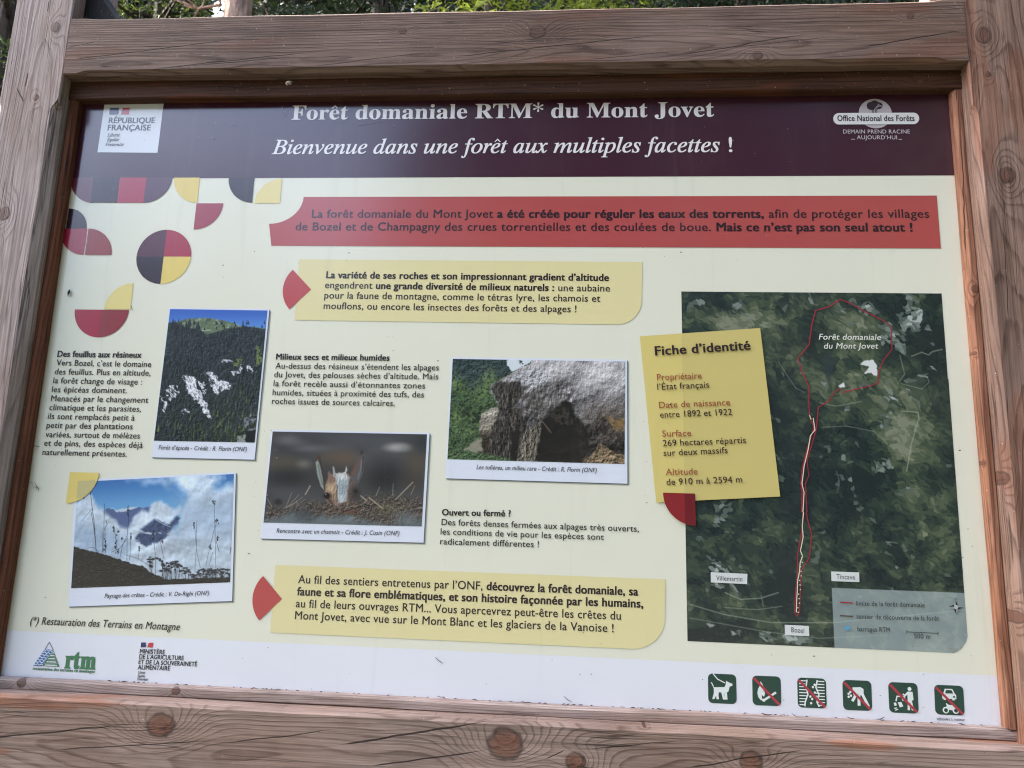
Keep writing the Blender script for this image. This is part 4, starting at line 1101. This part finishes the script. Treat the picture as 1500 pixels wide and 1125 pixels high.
# 4: tufa rock with a cave
Zt = lambda pts: [(640 + x / 5.172, 510 + y / 5.172) for x, y in pts]
photo_paper(Zt([(107, 68), (1441, 88), (1443, 1027), (64, 986)]), ('Les tufières, un milieu rare - Crédit : R. Florin (ONF)', (698, 687.2), (874, 692), 6.4), 'white photo border captioned for the tufa rock')
def pic_tufa():
    p = Pic(Zt([(121, 82), (1427, 102), (1421, 878), (80, 841)]), 640, 510, 5.172, 0.62)
    x, y = p.x, p.y
    p.fill((56, 74, 56)); p.fill((52, 66, 68), p.poly([(80, 60), (560, 60), (560, 210), (380, 240), (280, 320), (80, 210)], 24, 60, 60))
    p.mul(np.clip(.95 + 2.8 * p.relief(34, 3, 6, 8, 6, 1, 1, .7), .3, 2))
    lf = np.zeros_like(x)
    for bx, by, rx, ry in ((140, 270, 50, 70), (390, 230, 60, 70), (150, 520, 60, 50), (270, 560, 50, 26), (360, 340, 80, 60), (240, 640, 60, 30), (400, 420, 50, 30), (170, 620, 40, 40)): lf = np.maximum(lf, p.blob(bx, by, rx, ry, .95))
    k_ = .85 * lf * step(.47, .55, p.n(13, 3, 9)); p.fill((118, 142, 92), k_); p.fill((96, 126, 72), .6 * step(.54, .62, p.n(11, 3, 14)) * step(180, 300, y))
    p.fill((24, 36, 30), .75 * p.poly([(180, 470), (330, 430), (470, 420), (330, 560), (200, 600)], 30, 90, 60) * step(.42, .56, p.n(22, 3, 12)))
    p.fill((212, 222, 232), p.poly([(525, 70), (740, 80), (700, 110), (610, 165), (565, 180), (540, 140)], 5, 34, 18)); p.fill((60, 72, 70), step(.45, .55, p.n(10, 2, 7)) * p.line([(628, 90), (655, 140)], 26, 16))
    rk = p.poly([(405, 290), (440, 262), (560, 192), (640, 142), (690, 128), (745, 70), (1460, 70), (1460, 900), (605, 900), (602, 850), (400, 810), (390, 720), (440, 560), (480, 470), (458, 430), (410, 335)], 4, 22, 22)
    r2 = p.poly([(322, 560), (338, 500), (400, 460), (466, 440), (470, 560), (410, 660), (390, 830), (345, 820), (340, 700), (322, 650)], 4, 14, 24)
    p.fill((138, 131, 121), r2); p.fill((50, 43, 38), r2 * step(590, 690, y)); p.fill((186, 182, 174), .6 * r2 * p.blob(400, 490, 50, 30, .9)); p.mul(np.clip(1 + 2.4 * p.relief(26, 81, 4, 6), .5, 1.5), r2)
    li = np.clip(1.2 - (y - 110 - .16 * (x - 700)) / 620, .42, 1.2)
    p.fill((158, 156, 160), rk); p.fill((118, 106, 98), rk * .75 * step(980, 1250, x) * step(300, 560, y))
    big = p.relief(150, 21, 16, 26, 4, 1, 1, .5); fin = p.relief(26, 22, 5, 7, 5, 1.1, .9, .72)
    p.mul(np.clip(li * .98 + 1.3 * big + 1.4 * fin, .16, 1.5), rk)
    p.fill((214, 216, 224), rk * .85 * p.poly([(480, 262), (620, 200), (760, 130), (900, 220), (830, 270), (690, 330), (630, 240)], 26, 60, 50) * step(-.02, .06, fin))
    dk = np.maximum(p.poly([(408, 296), (440, 268), (540, 250), (620, 246), (652, 330), (600, 430), (560, 480), (480, 480), (455, 380)], 12, 50, 30), .42 * p.poly([(640, 330), (760, 300), (880, 262), (1010, 255), (1060, 340), (990, 450), (800, 560), (700, 520)], 30, 110, 54))
    pil = p.poly([(392, 720), (440, 560), (480, 480), (640, 450), (680, 600), (615, 700), (604, 850), (400, 812)], 12, 40, 30)
    both = np.clip(np.maximum(dk, pil), 0, 1)
    p.fill((48, 44, 42), both * .9); bp = p.relief(80, 52, 10, 16, 4, 1.1, .9, .6) * p.poly([(600, 300), (1020, 260), (1060, 420), (820, 580), (640, 560)], 40, 60, 60); p.mul(np.clip(1 + 3.2 * bp, .35, 1.8)); p.mul(np.clip(.95 + 3.4 * p.relief(36, 33, 6, 8, 5, 1.7, .8, .7), .25, 2.2), both)
    p.fill((150, 146, 140), .55 * both * step(.6, .68, p.n(20, 3, 36, 2.8, .45)) * step(260, 330, y))
    p.fill((128, 121, 112), .5 * both * p.blob(760, 400, 120, 90, .9)); 
    p.fill((30, 27, 27), .85 * p.poly([(560, 640), (600, 610), (640, 640), (612, 760), (606, 860), (560, 850)], 14, 30, 30))
    cave = p.poly([(752, 640), (800, 545), (880, 470), (960, 405), (1010, 410), (1050, 490), (1110, 570), (1152, 650), (1142, 800), (1105, 866), (740, 862)], 14, 40, 30)
    p.fill((30, 27, 27), cave * .97); p.fill((74, 68, 62), .75 * cave * p.poly([(850, 520), (960, 430), (1040, 510), (1090, 610), (960, 590)], 40, 80, 40) * step(.44, .6, p.n(26, 4, 38))); p.fill((58, 54, 48), .4 * cave * step(.55, .68, p.n(30, 4, 39)))
    pm = p.poly([(605, 852), (625, 740), (648, 660), (700, 590), (790, 560), (775, 690), (742, 862)], 10, 30, 26)
    p.fill((112, 106, 97), pm * .95); p.mul(np.clip(.95 + 3.2 * p.relief(28, 41, 7, 4, 5, 1.4, .8, .7) - .0012 * (x - 640), .25, 1.6), pm)
    p.fill((118, 108, 100), .7 * p.line([(795, 550), (865, 640)], 9, 7)); p.fill((40, 37, 36), .7 * p.line([(560, 655), (612, 692)], 12, 8))
    oc = .75 * p.poly([(1290, 520), (1427, 460), (1427, 640), (1330, 610)], 24, 80, 40) * step(.4, .56, p.n(34, 4, 46)); p.fill((140, 112, 68), oc); p.mul(.7 + .7 * p.n(18, 3, 44), oc)
    lo = .9 * p.poly([(1105, 868), (1160, 800), (1250, 735), (1427, 810), (1427, 890)], 14, 50, 40); p.fill((130, 113, 90), lo); p.mul(np.clip(1 + 3.4 * p.relief(24, 47, 5, 7), .3, 1.7), lo)
    p.fill((42, 38, 36), .85 * p.poly([(1228, 520), (1280, 535), (1300, 620), (1298, 720), (1262, 700), (1242, 610)], 14, 50, 26) * step(.36, .5, p.n(24, 4, 91))); p.fill((50, 46, 44), .8 * p.poly([(1315, 640), (1425, 630), (1425, 800), (1340, 780)], 16, 70, 34) * step(.42, .55, p.n(22, 4, 93)))
    gs = .85 * p.poly([(70, 790), (200, 760), (330, 800), (540, 825), (540, 880), (70, 860)], 18, 50, 30); p.fill((70, 90, 64), gs); p.mul(np.clip(1 + 3.6 * p.relief(16, 95, 4, 5), .3, 2), gs)
    p.fill((160, 152, 140), .8 * p.poly([(205, 770), (300, 690), (335, 690), (345, 780), (300, 790)], 10, 30, 24))
    p.build('printed_photo', 3)['label'] = 'printed photo of a grey tufa rock with a dark cave'
pic_tufa()

# 5: aerial map
def pic_map():
    p = Pic([(998, 427), (1380, 430), (1419, 957.5), (1007, 939)], 0, 0, 1.0, 0.85)
    x, y = p.x, p.y
    # palette-knife look: every dab takes the colour of its own centre
    ang = 0.5 + 1.4 * (p.n(90, 2, 31) - .5)
    wx = x + (p.n(9, 2, 2) - .5) * 7 + (p.n(40, 2, 33) - .5) * 20; wy = y + (p.n(9, 2, 3) - .5) * 7 + (p.n(40, 2, 34) - .5) * 20
    ca, sa = math.cos(.55), math.sin(.55)
    gx, gy = (wx * ca + wy * sa) / 7.0, (-wx * sa + wy * ca) / 3.6
    rsd = np.random.RandomState(3); J = rsd.rand(256, 256, 3)
    best = np.full(x.shape, 1e9); qx, qy, qr = np.zeros_like(x), np.zeros_like(x), np.zeros_like(x)
    for di in (-1, 0, 1):
        for dj in (-1, 0, 1):
            ii, jj = np.floor(gx).astype(int) + di, np.floor(gy).astype(int) + dj
            jt = J[ii % 256, jj % 256]
            px_, py_ = ii + jt[..., 0], jj + jt[..., 1]
            dd = (gx - px_) ** 2 + (gy - py_) ** 2
            m = dd < best
            best = np.where(m, dd, best); qx = np.where(m, px_, qx); qy = np.where(m, py_, qy); qr = np.where(m, jt[..., 2], qr)
    X_, Y_ = qx * 7.0 * ca - qy * 3.6 * sa, qx * 7.0 * sa + qy * 3.6 * ca
    f = fbm(X_, Y_, 80, 5, 5, .6); fine = fbm(X_ * .9 + Y_ * .35, Y_ - X_ * .3, 22, 3, 9, .6)
    def reg(cx_, cy_, rx, ry, a): return a * np.exp(-((X_ - cx_) / rx) ** 2 - ((Y_ - cy_) / ry) ** 2)
    lv = 1.75 + 7.5 * (f - .5) + 6.5 * (fine - .5) + 1.7 * (qr - .5)
    lv = lv + reg(1070, 475, 110, 36, 2.4) + reg(1235, 475, 46, 44, 2.8) + reg(1340, 650, 30, 64, 2.2) + reg(1330, 560, 30, 30, 1.0) + reg(1095, 620, 40, 44, 1.3) + reg(1330, 790, 40, 22, 1.3) + reg(1190, 780, 30, 40, 1.1) + reg(1090, 800, 70, 40, .7) + reg(1270, 590, 60, 10, 1.0) + reg(1060, 880, 60, 20, .9) + reg(1210, 730, 30, 20, .8) + reg(1385, 810, 16, 20, 1.4)
    lv = lv - reg(1275, 448, 36, 18, 2.6) - reg(1240, 665, 62, 52, 2.4) - reg(1150, 565, 34, 50, 1.0) - reg(1398, 690, 26, 120, 1.5) - reg(1260, 745, 90, 40, .7) - reg(1060, 715, 80, 24, .6) - reg(1160, 860, 22, 70, 1.6) - reg(1290, 800, 40, 40, 1.2) - reg(1150, 480, 14, 30, 1.0) - reg(1360, 540, 34, 20, 1.4) - reg(1020, 932, 70, 14, 1.4) - reg(1218, 545, 13, 26, 1.8) - reg(1060, 450, 40, 8, 1.4)
    pal = np.array([(32, 44, 47), (38, 51, 52), (48, 62, 57), (62, 76, 64), (82, 94, 76), (103, 111, 92), (126, 132, 114)], float)
    lv = np.clip(lv, 0, 5.99); li = np.floor(lv).astype(int); lf = step(.2, .8, lv - li)[..., None]
    p.c = pal[li] * (1 - lf) + pal[li + 1] * lf
    # pale rock and scree
    rock = fbm(X_ * .8 - Y_ * .6, (X_ * .6 + Y_ * .8) * .6, 15, 4, 21, .6) * .8 + qr * .16
    rb = reg(1345, 465, 40, 42, .22) + reg(1255, 454, 60, 16, .14) + reg(1305, 612, 26, 22, .18) + reg(1285, 690, 24, 12, .20) + reg(1060, 448, 55, 16, .14) + reg(1046, 845, 26, 34, .22) + reg(1052, 762, 22, 26, .20) + reg(1130, 932, 100, 12, .22) + reg(1150, 535, 10, 30, .12) + reg(1265, 566, 50, 7, .2) + reg(1135, 800, 14, 30, .10) + reg(1400, 930, 30, 20, .16) + reg(1320, 500, 30, 30, .1)
    q = rock + rb - .045
    p.fill((92, 104, 98), .85 * step(.66, .665, q)); p.fill((126, 138, 134), .85 * step(.72, .725, q)); p.fill((176, 186, 184), .9 * step(.80, .805, q))
    p.fill((216, 220, 222), np.maximum(p.poly([(1258, 532), (1268, 527), (1280, 528), (1285, 540), (1284, 553), (1277, 545), (1266, 549), (1272, 538)], .8, 5, 6), p.poly([(1228, 565), (1236, 560), (1238, 567), (1230, 568)], .8)))
    p.fill((48, 62, 66), .8 * p.poly([(1206, 520), (1216, 515), (1220, 540), (1216, 560), (1208, 552)], 2, 6, 8))
    for ln, wd, a in (([(1380, 512), (1366, 515), (1360, 520), (1350, 516), (1335, 522)], 1.4, .7), ([(1318, 520), (1325, 548), (1315, 562)], 1.2, .6), ([(1200, 590), (1225, 595), (1262, 588)], 1.2, .6), ([(1320, 602), (1345, 604), (1346, 612), (1335, 650), (1328, 690)], 1.5, .7), ([(1205, 626), (1240, 624), (1280, 632), (1300, 650)], 1.2, .5),
                      ([(1062, 868), (1085, 878), (1115, 876), (1140, 868)], 1.5, .7), ([(1062, 890), (1110, 893), (1145, 888)], 1.2, .6), ([(1115, 872), (1118, 888)], 1.2, .6), ([(1010, 885), (1060, 900), (1130, 912), (1220, 912), (1420, 893)], 1.6, .6), ([(1320, 562), (1350, 570), (1361, 560), (1358, 552)], 1.3, .5),
                      ([(1225, 690), (1230, 706), (1226, 722)], 1.0, .5), ([(1140, 530), (1165, 568), (1178, 575)], 1.2, .5), ([(1010, 905), (1120, 925), (1200, 935), (1300, 930)], 1.3, .5)):
        p.fill((158, 166, 150), a * p.line(ln, wd, 1.2))
    p.fill((196, 200, 194), .7 * p.poly([(1035, 912), (1048, 916), (1040, 920)], 1, 4, 5)); p.fill((190, 196, 190), .7 * p.poly([(1070, 922), (1080, 928), (1072, 930)], 1, 4, 5))
    legend = (y > np.interp(x, [1219, 1416], [861.5, 869])) & (x > np.interp(y, [861, 949], [1218.7, 1222.3]))
    p.fill((166, 180, 184), .74 * legend)
    cu_, cv_ = uv(1380, 921); e = uv(1417, 921)[0] - cu_
    U_, V_ = p.uv[..., 0], p.uv[..., 1]
    keep = ~((U_ > cu_) & (V_ > cv_) & (np.hypot(U_ - cu_, V_ - cv_) > e)) & (U_ < cu_ + e) & (V_ < cv_ + e)
    p.build('aerial_map', 1, keep)['label'] = 'dark green aerial map with rounded lower right corner'
pic_map()

# ---------------------------------------------------------------- small things lying or sitting on the board
def simple_mat(name, col, rough=0.7, var=0.25, scale=400.0):
    nb = NB(name); vec, _ = nb.coord()
    a = nb.noise(vec, scale, 2)
    nb.set(Base_Color=nb.mix(a, lin([q * (1 - var) for q in col]), lin([min(255, q * (1 + var)) for q in col])), Roughness=rough)
    return nb.m
NEEDLE = simple_mat('dry_needle', (84, 62, 46))
DEAD = simple_mat('dead_insect', (44, 38, 34))
SHELLM = simple_mat('snail_shell_matter', (176, 160, 140), 0.35, 0.3, 900)

def tube(pts, radii, n=6):
    V, F = [], []
    pts = [Vector(p) for p in pts]
    for i, p in enumerate(pts):
        t = (pts[min(i + 1, len(pts) - 1)] - pts[max(i - 1, 0)]).normalized()
        a = t.orthogonal().normalized(); b = t.cross(a)
        for j in range(n):
            q = 2 * math.pi * j / n
            V.append(p + (a * math.cos(q) + b * math.sin(q)) * radii[i])
    for i in range(len(pts) - 1):
        for j in range(n): F.append((i * n + j, i * n + (j + 1) % n, (i + 1) * n + (j + 1) % n, (i + 1) * n + j))
    F.append(tuple(range(n - 1, -1, -1))); F.append(tuple((len(pts) - 1) * n + j for j in range(n)))
    return V, F
def join(*parts):
    V, F = [], []
    for v, f in parts:
        n0 = len(V); V += list(v); F += [tuple(i + n0 for i in g) for g in f]
    return V, F

def needle(p0, p1, d0, d1, r, label, grp='needles caught on the board', bend=0.2):
    a, b = Vector(P(*p0, d0)), Vector(P(*p1, d1))
    m = (a + b) / 2 + Vector((0, -0.0008, -(b - a).length * bend * 0.3))
    V, F = tube([a, (a + m) / 2 + Vector((0, 0, -0.0002)), m, (m + b) / 2, b], [r * .5, r, r, r, r * .4])
    o = mesh_obj('spruce_needle', V, F, NEEDLE)
    tag(o, label, 'needle', grp)
needle((637.5, 962.5), (649, 972), 0.001, 0.001, 0.0006, 'lone dark needle stuck on the white footer, left of the pictograms')
needle((826, 1020), (838, 1028.5), 0.008, 0.004, 0.0007, 'needle leaning on the lower moulding below the middle of the footer')
needle((763, 1027), (778, 1028.5), 0.010, 0.010, 0.0007, 'flat needle on the lower moulding below the last line of the lower yellow box')
needle((1115, 1044.5), (1132, 1047), 0.009, 0.009, 0.0010, 'thick dark needle on the lower moulding under the crossed flame pictogram')
needle((1160, 1045), (1168, 1049.5), 0.009, 0.004, 0.0005, 'thin slanting needle between the crossed flame and footprints pictograms')
needle((1284, 1053.5), (1296, 1050), 0.009, 0.002, 0.0007, 'needle with raised tip left under the litter pictogram')
needle((1240, 1050), (1252, 1052.5), 0.009, 0.009, 0.0007, 'needle lying on the lower moulding under the bending picker pictogram')
needle((640, 1019.5), (652, 1021), 0.010, 0.010, 0.0007, 'small brown needle on the lower moulding straight below the lone footer needle')
needle((192, 447), (194.5, 455), 0.001, 0.001, 0.0005, 'tiny upright needle beside the pale yellow quarter circle above the red bowl')
needle((48, 652), (58, 654), 0.004, 0.001, 0.0007, 'twig-like needle poking from the left moulding beside the first paragraph')

def insect():
    ps = []
    ps.append(tube([P(99.5, 432, .002), P(100.8, 428, .0035), P(102, 424.5, .002)], [.0006, .0024, .0010], 8))
    for a, b in (((101, 428), (98.5, 433)), ((101, 429), (103, 434.5)), ((101.5, 426), (104.5, 431)), ((100, 430), (99, 434)), ((101.8, 426), (98.8, 428))):
        ps.append(tube([P(*a, .003), P((a[0] + b[0]) / 2 + .6, (a[1] + b[1]) / 2, .004), P(*b, .0008)], [.0005, .0004, .0003], 5))
    V, F = join(*ps)
    tag(mesh_obj('dead_insect', V, F, DEAD), 'dead dark insect stuck to the cream panel left of the yellow quarter circle', 'insect')
insect()
def insect2():
    ps = [tube([P(50, 714, .002), P(54, 713, .004), P(57, 716, .001)], [.0003, .0008, .0004], 6)]
    for a, b in (((40, 708), (52, 707.5)), ((52, 707.5), (54, 718)), ((53, 710), (57, 720)), ((48, 709), (49, 716))):
        ps.append(tube([P(*a, .003), P((a[0] + b[0]) / 2, (a[1] + b[1]) / 2 - .6, .0035), P(*b, .001)], [.0003, .00035, .0003], 5))
    V, F = join(*ps)
    tag(mesh_obj('dead_cranefly', V, F, NEEDLE), 'withered long-legged insect at the left edge above the mountain photo', 'insect')
insect2()
def snail():
    root = empty('snail', P(422.5, 124, 0.030))
    tag(root, 'tiny pale snail hanging under the top beam', 'snail')
    pts, rad = [], []
    for i in range(40):
        t = i / 39 * 2.4 * 2 * math.pi; r = .0052 * math.exp(-t * .15)
        pts.append((r * math.cos(t), -.0014 * t / 3 - .002, r * math.sin(t) )); rad.append(r * .52)
    V, F = tube(pts, rad, 10)
    mesh_obj('shell', V, F, SHELLM, root, smooth=True)
    V, F = tube([(-.004, .001, .0052), (0, .0005, .006), (.005, .0005, .0068), (.009, -.001, .0062)], [.0008, .0018, .0017, .0006], 8)
    mesh_obj('body', V, F, simple_mat('snail_body', (120, 104, 90), .4), root, smooth=True)
snail()

def litter_strip():
    r = random.Random(9); ps = []
    for i in range(90):
        x = r.uniform(150, 1440); y = np.interp(x, [0, 750, 1465], [989, 1027.8, 1063.6]); q = r.random()
        L = r.uniform(1.5, 5) if q < .75 else r.uniform(5, 9); a = r.uniform(-.5, .5)
        ps.append(tube([P(x - L / 2, y - a * 2, .007), P(x, y - .5, .008), P(x + L / 2, y + a * 2, .007)], [.0004, r.uniform(.0005, .0011), .0003], 5))
    V, F = join(*ps)
    tag(mesh_obj('forest_litter', V, F, DEAD), 'fine dark forest litter gathered along the lower moulding under the footer', 'litter', None, 'stuff')
litter_strip()

# ---------------------------------------------------------------- trees
def bark_mat(name, a, b):
    nb = NB(name); vec, (x, y, z) = nb.coord()
    n = nb.noise(nb.vec(x * 22.0, y * 22.0, z * 5.0), 1.0, 5, .65)
    nb.set(Base_Color=nb.mix(nb.ss(.35, .65, n), lin(b), lin(a)), Roughness=.9); nb.bump(n, .8, .03)
    return nb.m
def leaf_mat(name, a, b, trans=.35):
    nb = NB(name); vec, _ = nb.coord()
    n = nb.noise(vec, 1.7, 3, .6); n2 = nb.noise(vec, 30.0, 1)
    c = nb.mix(nb.ss(.3, .7, n * .6 + n2 * .4), lin(a), lin(b))
    nb.set(Base_Color=c, Roughness=.6)
    t = nb.t.nodes.new('ShaderNodeBsdfTranslucent'); nb.put(t.inputs[0], c)
    m = nb.t.nodes.new('ShaderNodeMixShader'); m.inputs[0].default_value = trans
    out = nb.t.nodes['Material Output']
    nb.t.links.new(nb.b.outputs[0], m.inputs[1]); nb.t.links.new(t.outputs[0], m.inputs[2]); nb.t.links.new(m.outputs[0], out.inputs[0])
    return nb.m
BARK = bark_mat('spruce_bark', (84, 70, 62), (42, 34, 30))
PALEBARK = bark_mat('pale_bark', (196, 160, 140), (120, 92, 80))
NEED_D = leaf_mat('spruce_foliage', (34, 46, 29), (54, 70, 38), .25)
NEED_L = leaf_mat('larch_foliage', (62, 76, 38), (90, 102, 48), .4)
LEAF = leaf_mat('bush_foliage', (104, 124, 44), (150, 160, 62), .55)

def blades(C, D, L, Wd, rs):
    """quads: centre, direction, length, width, random roll"""
    n = len(C)
    r = rs.normal(size=(n, 3)); s = np.cross(D, r); s /= np.linalg.norm(s, axis=1, keepdims=True) + 1e-9
    h = D * (L / 2)[:, None]; q = s * (Wd / 2)[:, None]
    V = np.stack([C - h - q * .6, C - h + q * .6, C + h + q, C + h - q], 1).reshape(-1, 3)
    return V, np.arange(4 * n).reshape(-1, 4)

def conifer(seed, H, low, spread, dens, sag, blade=(.085, .013)):
    rs = np.random.RandomState(seed); rnd = random.Random(seed)
    segs = []; Cs, Ds = [], []
    z = low
    while z < H - .4:
        for b in range(rnd.randint(4, 6)):
            az = rnd.uniform(0, 2 * math.pi); L = spread * (1 - (z / H) ** 1.25) * rnd.uniform(.65, 1.1) + .25
            zz_ = z + rnd.uniform(-.15, .15)
            d = np.array([math.cos(az), math.sin(az), 0.0]); sd_ = np.array([-d[1], d[0], 0.0])
            curve = lambda t: np.array([0, 0, zz_]) + d * L * t + np.array([0, 0, L * (.12 * t - sag * t * t + .14 * t ** 3)])
            segs.append(([curve(t) for t in (0, .33, .66, 1)], [.028 * L / 2, .018 * L / 2, .010, .003]))
            npt = max(4, int(L * dens))
            for i in range(npt):
                t = .12 + .88 * (i + rnd.random()) / npt
                p = curve(t)
                for sg in (-1, 1):
                    tl = (.16 + .32 * (1 - t)) * rnd.uniform(.6, 1.2)
                    td = d * .65 + sd_ * sg * .8 + np.array([0, 0, -.35 * rnd.random()]); td /= np.linalg.norm(td)
                    k = 8
                    tt = (np.arange(k) + rs.rand(k)) / k
                    Cs.append(p + td * tl * tt[:, None] + rs.normal(size=(k, 3)) * .012)
                    dd = td + rs.normal(size=(k, 3)) * .45; Ds.append(dd / np.linalg.norm(dd, axis=1, keepdims=True))
        z += rnd.uniform(.22, .36)
    C, D = np.concatenate(Cs), np.concatenate(Ds)
    V, Q = blades(C, D, blade[0] * rs.uniform(.7, 1.2, len(C)), blade[1] * rs.uniform(.8, 1.5, len(C)), rs)
    crown = quick_mesh('crown', V, Q)
    tp = [tube([(0.02 * math.sin(h_), .02 * math.cos(h_ * 1.3), h_) for h_ in np.linspace(-.3, H, 14)], list(np.linspace(.17, .015, 14)), 10)]
    tp += [tube(a, r, 4) for a, r in segs]
    tv, tf = join(*tp)
    trunk = bpy.data.meshes.new('trunk'); trunk.from_pydata([tuple(v) for v in tv], [], tf); trunk.update()
    return crown, trunk
def put_tree(name, meshes, loc, rz, sc, mats, label, cat, group):
    root = empty(name, loc); root.rotation_euler.z = rz; root.scale = (sc, sc, sc)
    tag(root, label, cat, group)
    for nm, me, mt in zip(('crown', 'trunk'), meshes, mats):
        o = link(nm, me, root)
        if not me.materials: me.materials.append(None)
        o.material_slots[0].link = 'OBJECT'; o.material_slots[0].material = mt
    return root
CON = [conifer(1, 15, 1.2, 2.3, 9, .30), conifer(2, 13, 1.0, 2.0, 10, .22), conifer(3, 16, 2.0, 2.6, 8, .36)]
def at(px, Y, z=0.0):
    u, v = uv(px, 15); k = 1 + Y / S
    return (S * float(u) * k, Y, ground_z(S * float(u) * k, Y) + z)
def ground_z(x, y): return max(0, min(y - 9, 70)) * 0.42 - .05
TREES = [  # photo column, distance behind the panel, variant, turn, scale, leaf, bark, label
    (-75, 5.6, 1, 2.2, 1.0, NEED_D, BARK, 'dark spruce cut by the left edge of the view beyond the pale left post'),
    (15, 4.6, 0, .3, 1.0, NEED_D, BARK, 'dense dark spruce nearest behind the pale left post'),
    (235, 6.8, 2, 2.0, 1.05, NEED_L, BARK, 'olive green spruce behind the dark left corner brace'),
    (430, 6.6, 1, 1.0, 1.0, NEED_D, BARK, 'dark spruce standing between the pinkish bare trunk and the dark spruce by the sunlit branches'),
    (560, 5.6, 0, 4.0, 1.0, NEED_D, BARK, 'dark spruce behind the top beam left of the sunlit yellow-green branches'),
    (905, 6.6, 2, 5.2, 1.0, NEED_D, BARK, 'dark spruce between the sunlit yellow-green tree and the right part of the beam'),
    (1090, 5.2, 1, 3.0, 1.05, NEED_D, BARK, 'mid green spruce above the right third of the top beam'),
    (1290, 6.4, 0, 1.7, 1.0, NEED_D, BARK, 'spruce with bare dark stem beside the pale right corner brace'),
]
for px, Y, v, rz, sc, lf, bk, lab in TREES:
    put_tree('spruce_tree', CON[v], at(px, Y), rz, sc, (lf, bk), lab, 'tree', 'spruces behind the board')
put_tree('larch_tree', conifer(9, 10, 1.5, 1.7, 12, .16, (.075, .016)), at(720, 4.4), .6, 1.0, (LEAF, BARK), 'brightest sunlit yellow-green larch above the middle of the top beam', 'tree', None)
bare = put_tree('spruce_tree', conifer(14, 15, 8.5, 1.8, 8, .3), at(350, 3.6), 0, 1.0, (NEED_D, PALEBARK), 'pinkish bare lower trunk with pale dead branches above the left half of the top beam', 'tree', 'spruces behind the board')
def dead_branch(z, az, L, seed):
    r = random.Random(seed); d = Vector((math.cos(az), math.sin(az), .05)); ps = []
    main = [Vector((0, 0, z)) + d * L * t + Vector((r.uniform(-.05, .05), r.uniform(-.05, .05), .28 * L * t * t + r.uniform(-.04, .04))) for t in (0, .2, .4, .6, .8, 1)]
    ps.append(tube(main, [.022, .019, .016, .013, .009, .004], 6))
    for k in range(7):
        a = main[r.randint(1, 4)]; e = a + Vector((r.uniform(-.4, .4), r.uniform(-.2, .2), r.uniform(-.25, .35))); ps.append(tube([a, (a + e) / 2 + Vector((0, 0, r.uniform(-.05, .05))), e], [.008, .006, .002], 4))
    V, F = join(*ps); o = mesh_obj('dead_branch', V, F, PALEBARK, bare)
for k, (z, az, L) in enumerate(((4.5, .15, 1.5), (4.8, -.25, 1.0), (5.1, 2.9, 1.2), (5.35, .3, 1.7), (5.7, 2.6, 1.0))): dead_branch(z, az, L, k)
put_tree('larch_tree', conifer(19, 10, 1.5, 1.6, 11, .16, (.075, .016)), at(925, 5.6), .6, 1.0, (LEAF, BARK), 'smaller sunlit yellow-green larch right of the brightest larch above the beam', 'tree', None)
# the wood farther up the slope reads as one mass
def wood_mass(name, spots, leaf, n=1500, bl=(.4, .9), bw=(.10, .24)):
    rs = np.random.RandomState(7); Vs, Qs, M, n0 = [], [], [], 0
    for (x, y, H, R) in spots:
        z0 = ground_z(x, y)
        t = rs.rand(n) ** .8; r = R * (1 - t) * np.sqrt(rs.rand(n)) + .1; a = rs.rand(n) * 2 * np.pi
        C = np.stack([x + r * np.cos(a), y + r * np.sin(a), z0 + 1 + t * (H - 1) - .25 * r], -1)
        D = np.stack([np.cos(a), np.sin(a), -.35 + .2 * rs.randn(n)], -1) + .3 * rs.randn(n, 3); D /= np.linalg.norm(D, axis=1, keepdims=True)
        V, Q = blades(C, D, rs.uniform(*bl, n), rs.uniform(*bw, n), rs); Vs.append(V); Qs.append(Q + n0); M.append(np.zeros(n)); n0 += len(V)
        tv, tf = tube([(x, y, z0 - .3), (x, y, z0 + H * .5), (x, y, z0 + H)], [.2, .12, .02], 4)
        Vs.append(np.array(tv)); q = np.array([f for f in tf if len(f) == 4][:8]); Qs.append(q + n0); M.append(np.ones(len(q))); n0 += len(tv)
    me = quick_mesh(name, np.concatenate(Vs), np.concatenate(Qs), mats=[leaf, BARK], mi=np.concatenate(M))
    return link(name, me)
rnd = random.Random(12)
sp = []
for row, Y in enumerate((9.5, 12.5, 16, 20, 25, 31)):
    w_ = 9 + row * 4
    for i in range(int(w_ * 2 / 1.9)):
        sp.append((-w_ + i * 1.9 + rnd.uniform(-.6, .6), Y + rnd.uniform(-.8, .8), rnd.uniform(13, 19), rnd.uniform(1.7, 2.4)))
o = wood_mass('forest', sp, NEED_D, 2600, (.25, .6), (.06, .15)); tag(o, 'dark conifer wood on the slope behind the nearer spruces', 'forest', None, 'stuff')
# unseen trees added behind the viewer to darken panel reflections and the right side
sp = [(-1.6 + i * 1.15 + rnd.uniform(-.4, .4), -9.5 - i % 3 * 1.6 + rnd.uniform(-.5, .5), rnd.uniform(13, 17), rnd.uniform(1.9, 2.6)) for i in range(14)]
sp += [(5.6 + rnd.uniform(-.4, .4) + i % 2 * 1.6, -8.0 + i * 1.2, rnd.uniform(14, 19), rnd.uniform(1.8, 2.4)) for i in range(9)]
sp += [(-3.5 - i * 1.75 + rnd.uniform(-.6, .6), -24 + i * .9 - i % 2 * 2.0 + rnd.uniform(-.8, .8), rnd.uniform(11, 14), rnd.uniform(2.2, 2.9)) for i in range(17)]
o = wood_mass('unseen_forest_edge', sp, NEED_D, 9000, (.16, .42), (.045, .10)); tag(o, 'unseen conifers added behind the viewer to darken reflections in the panel', 'forest', None, 'stuff')
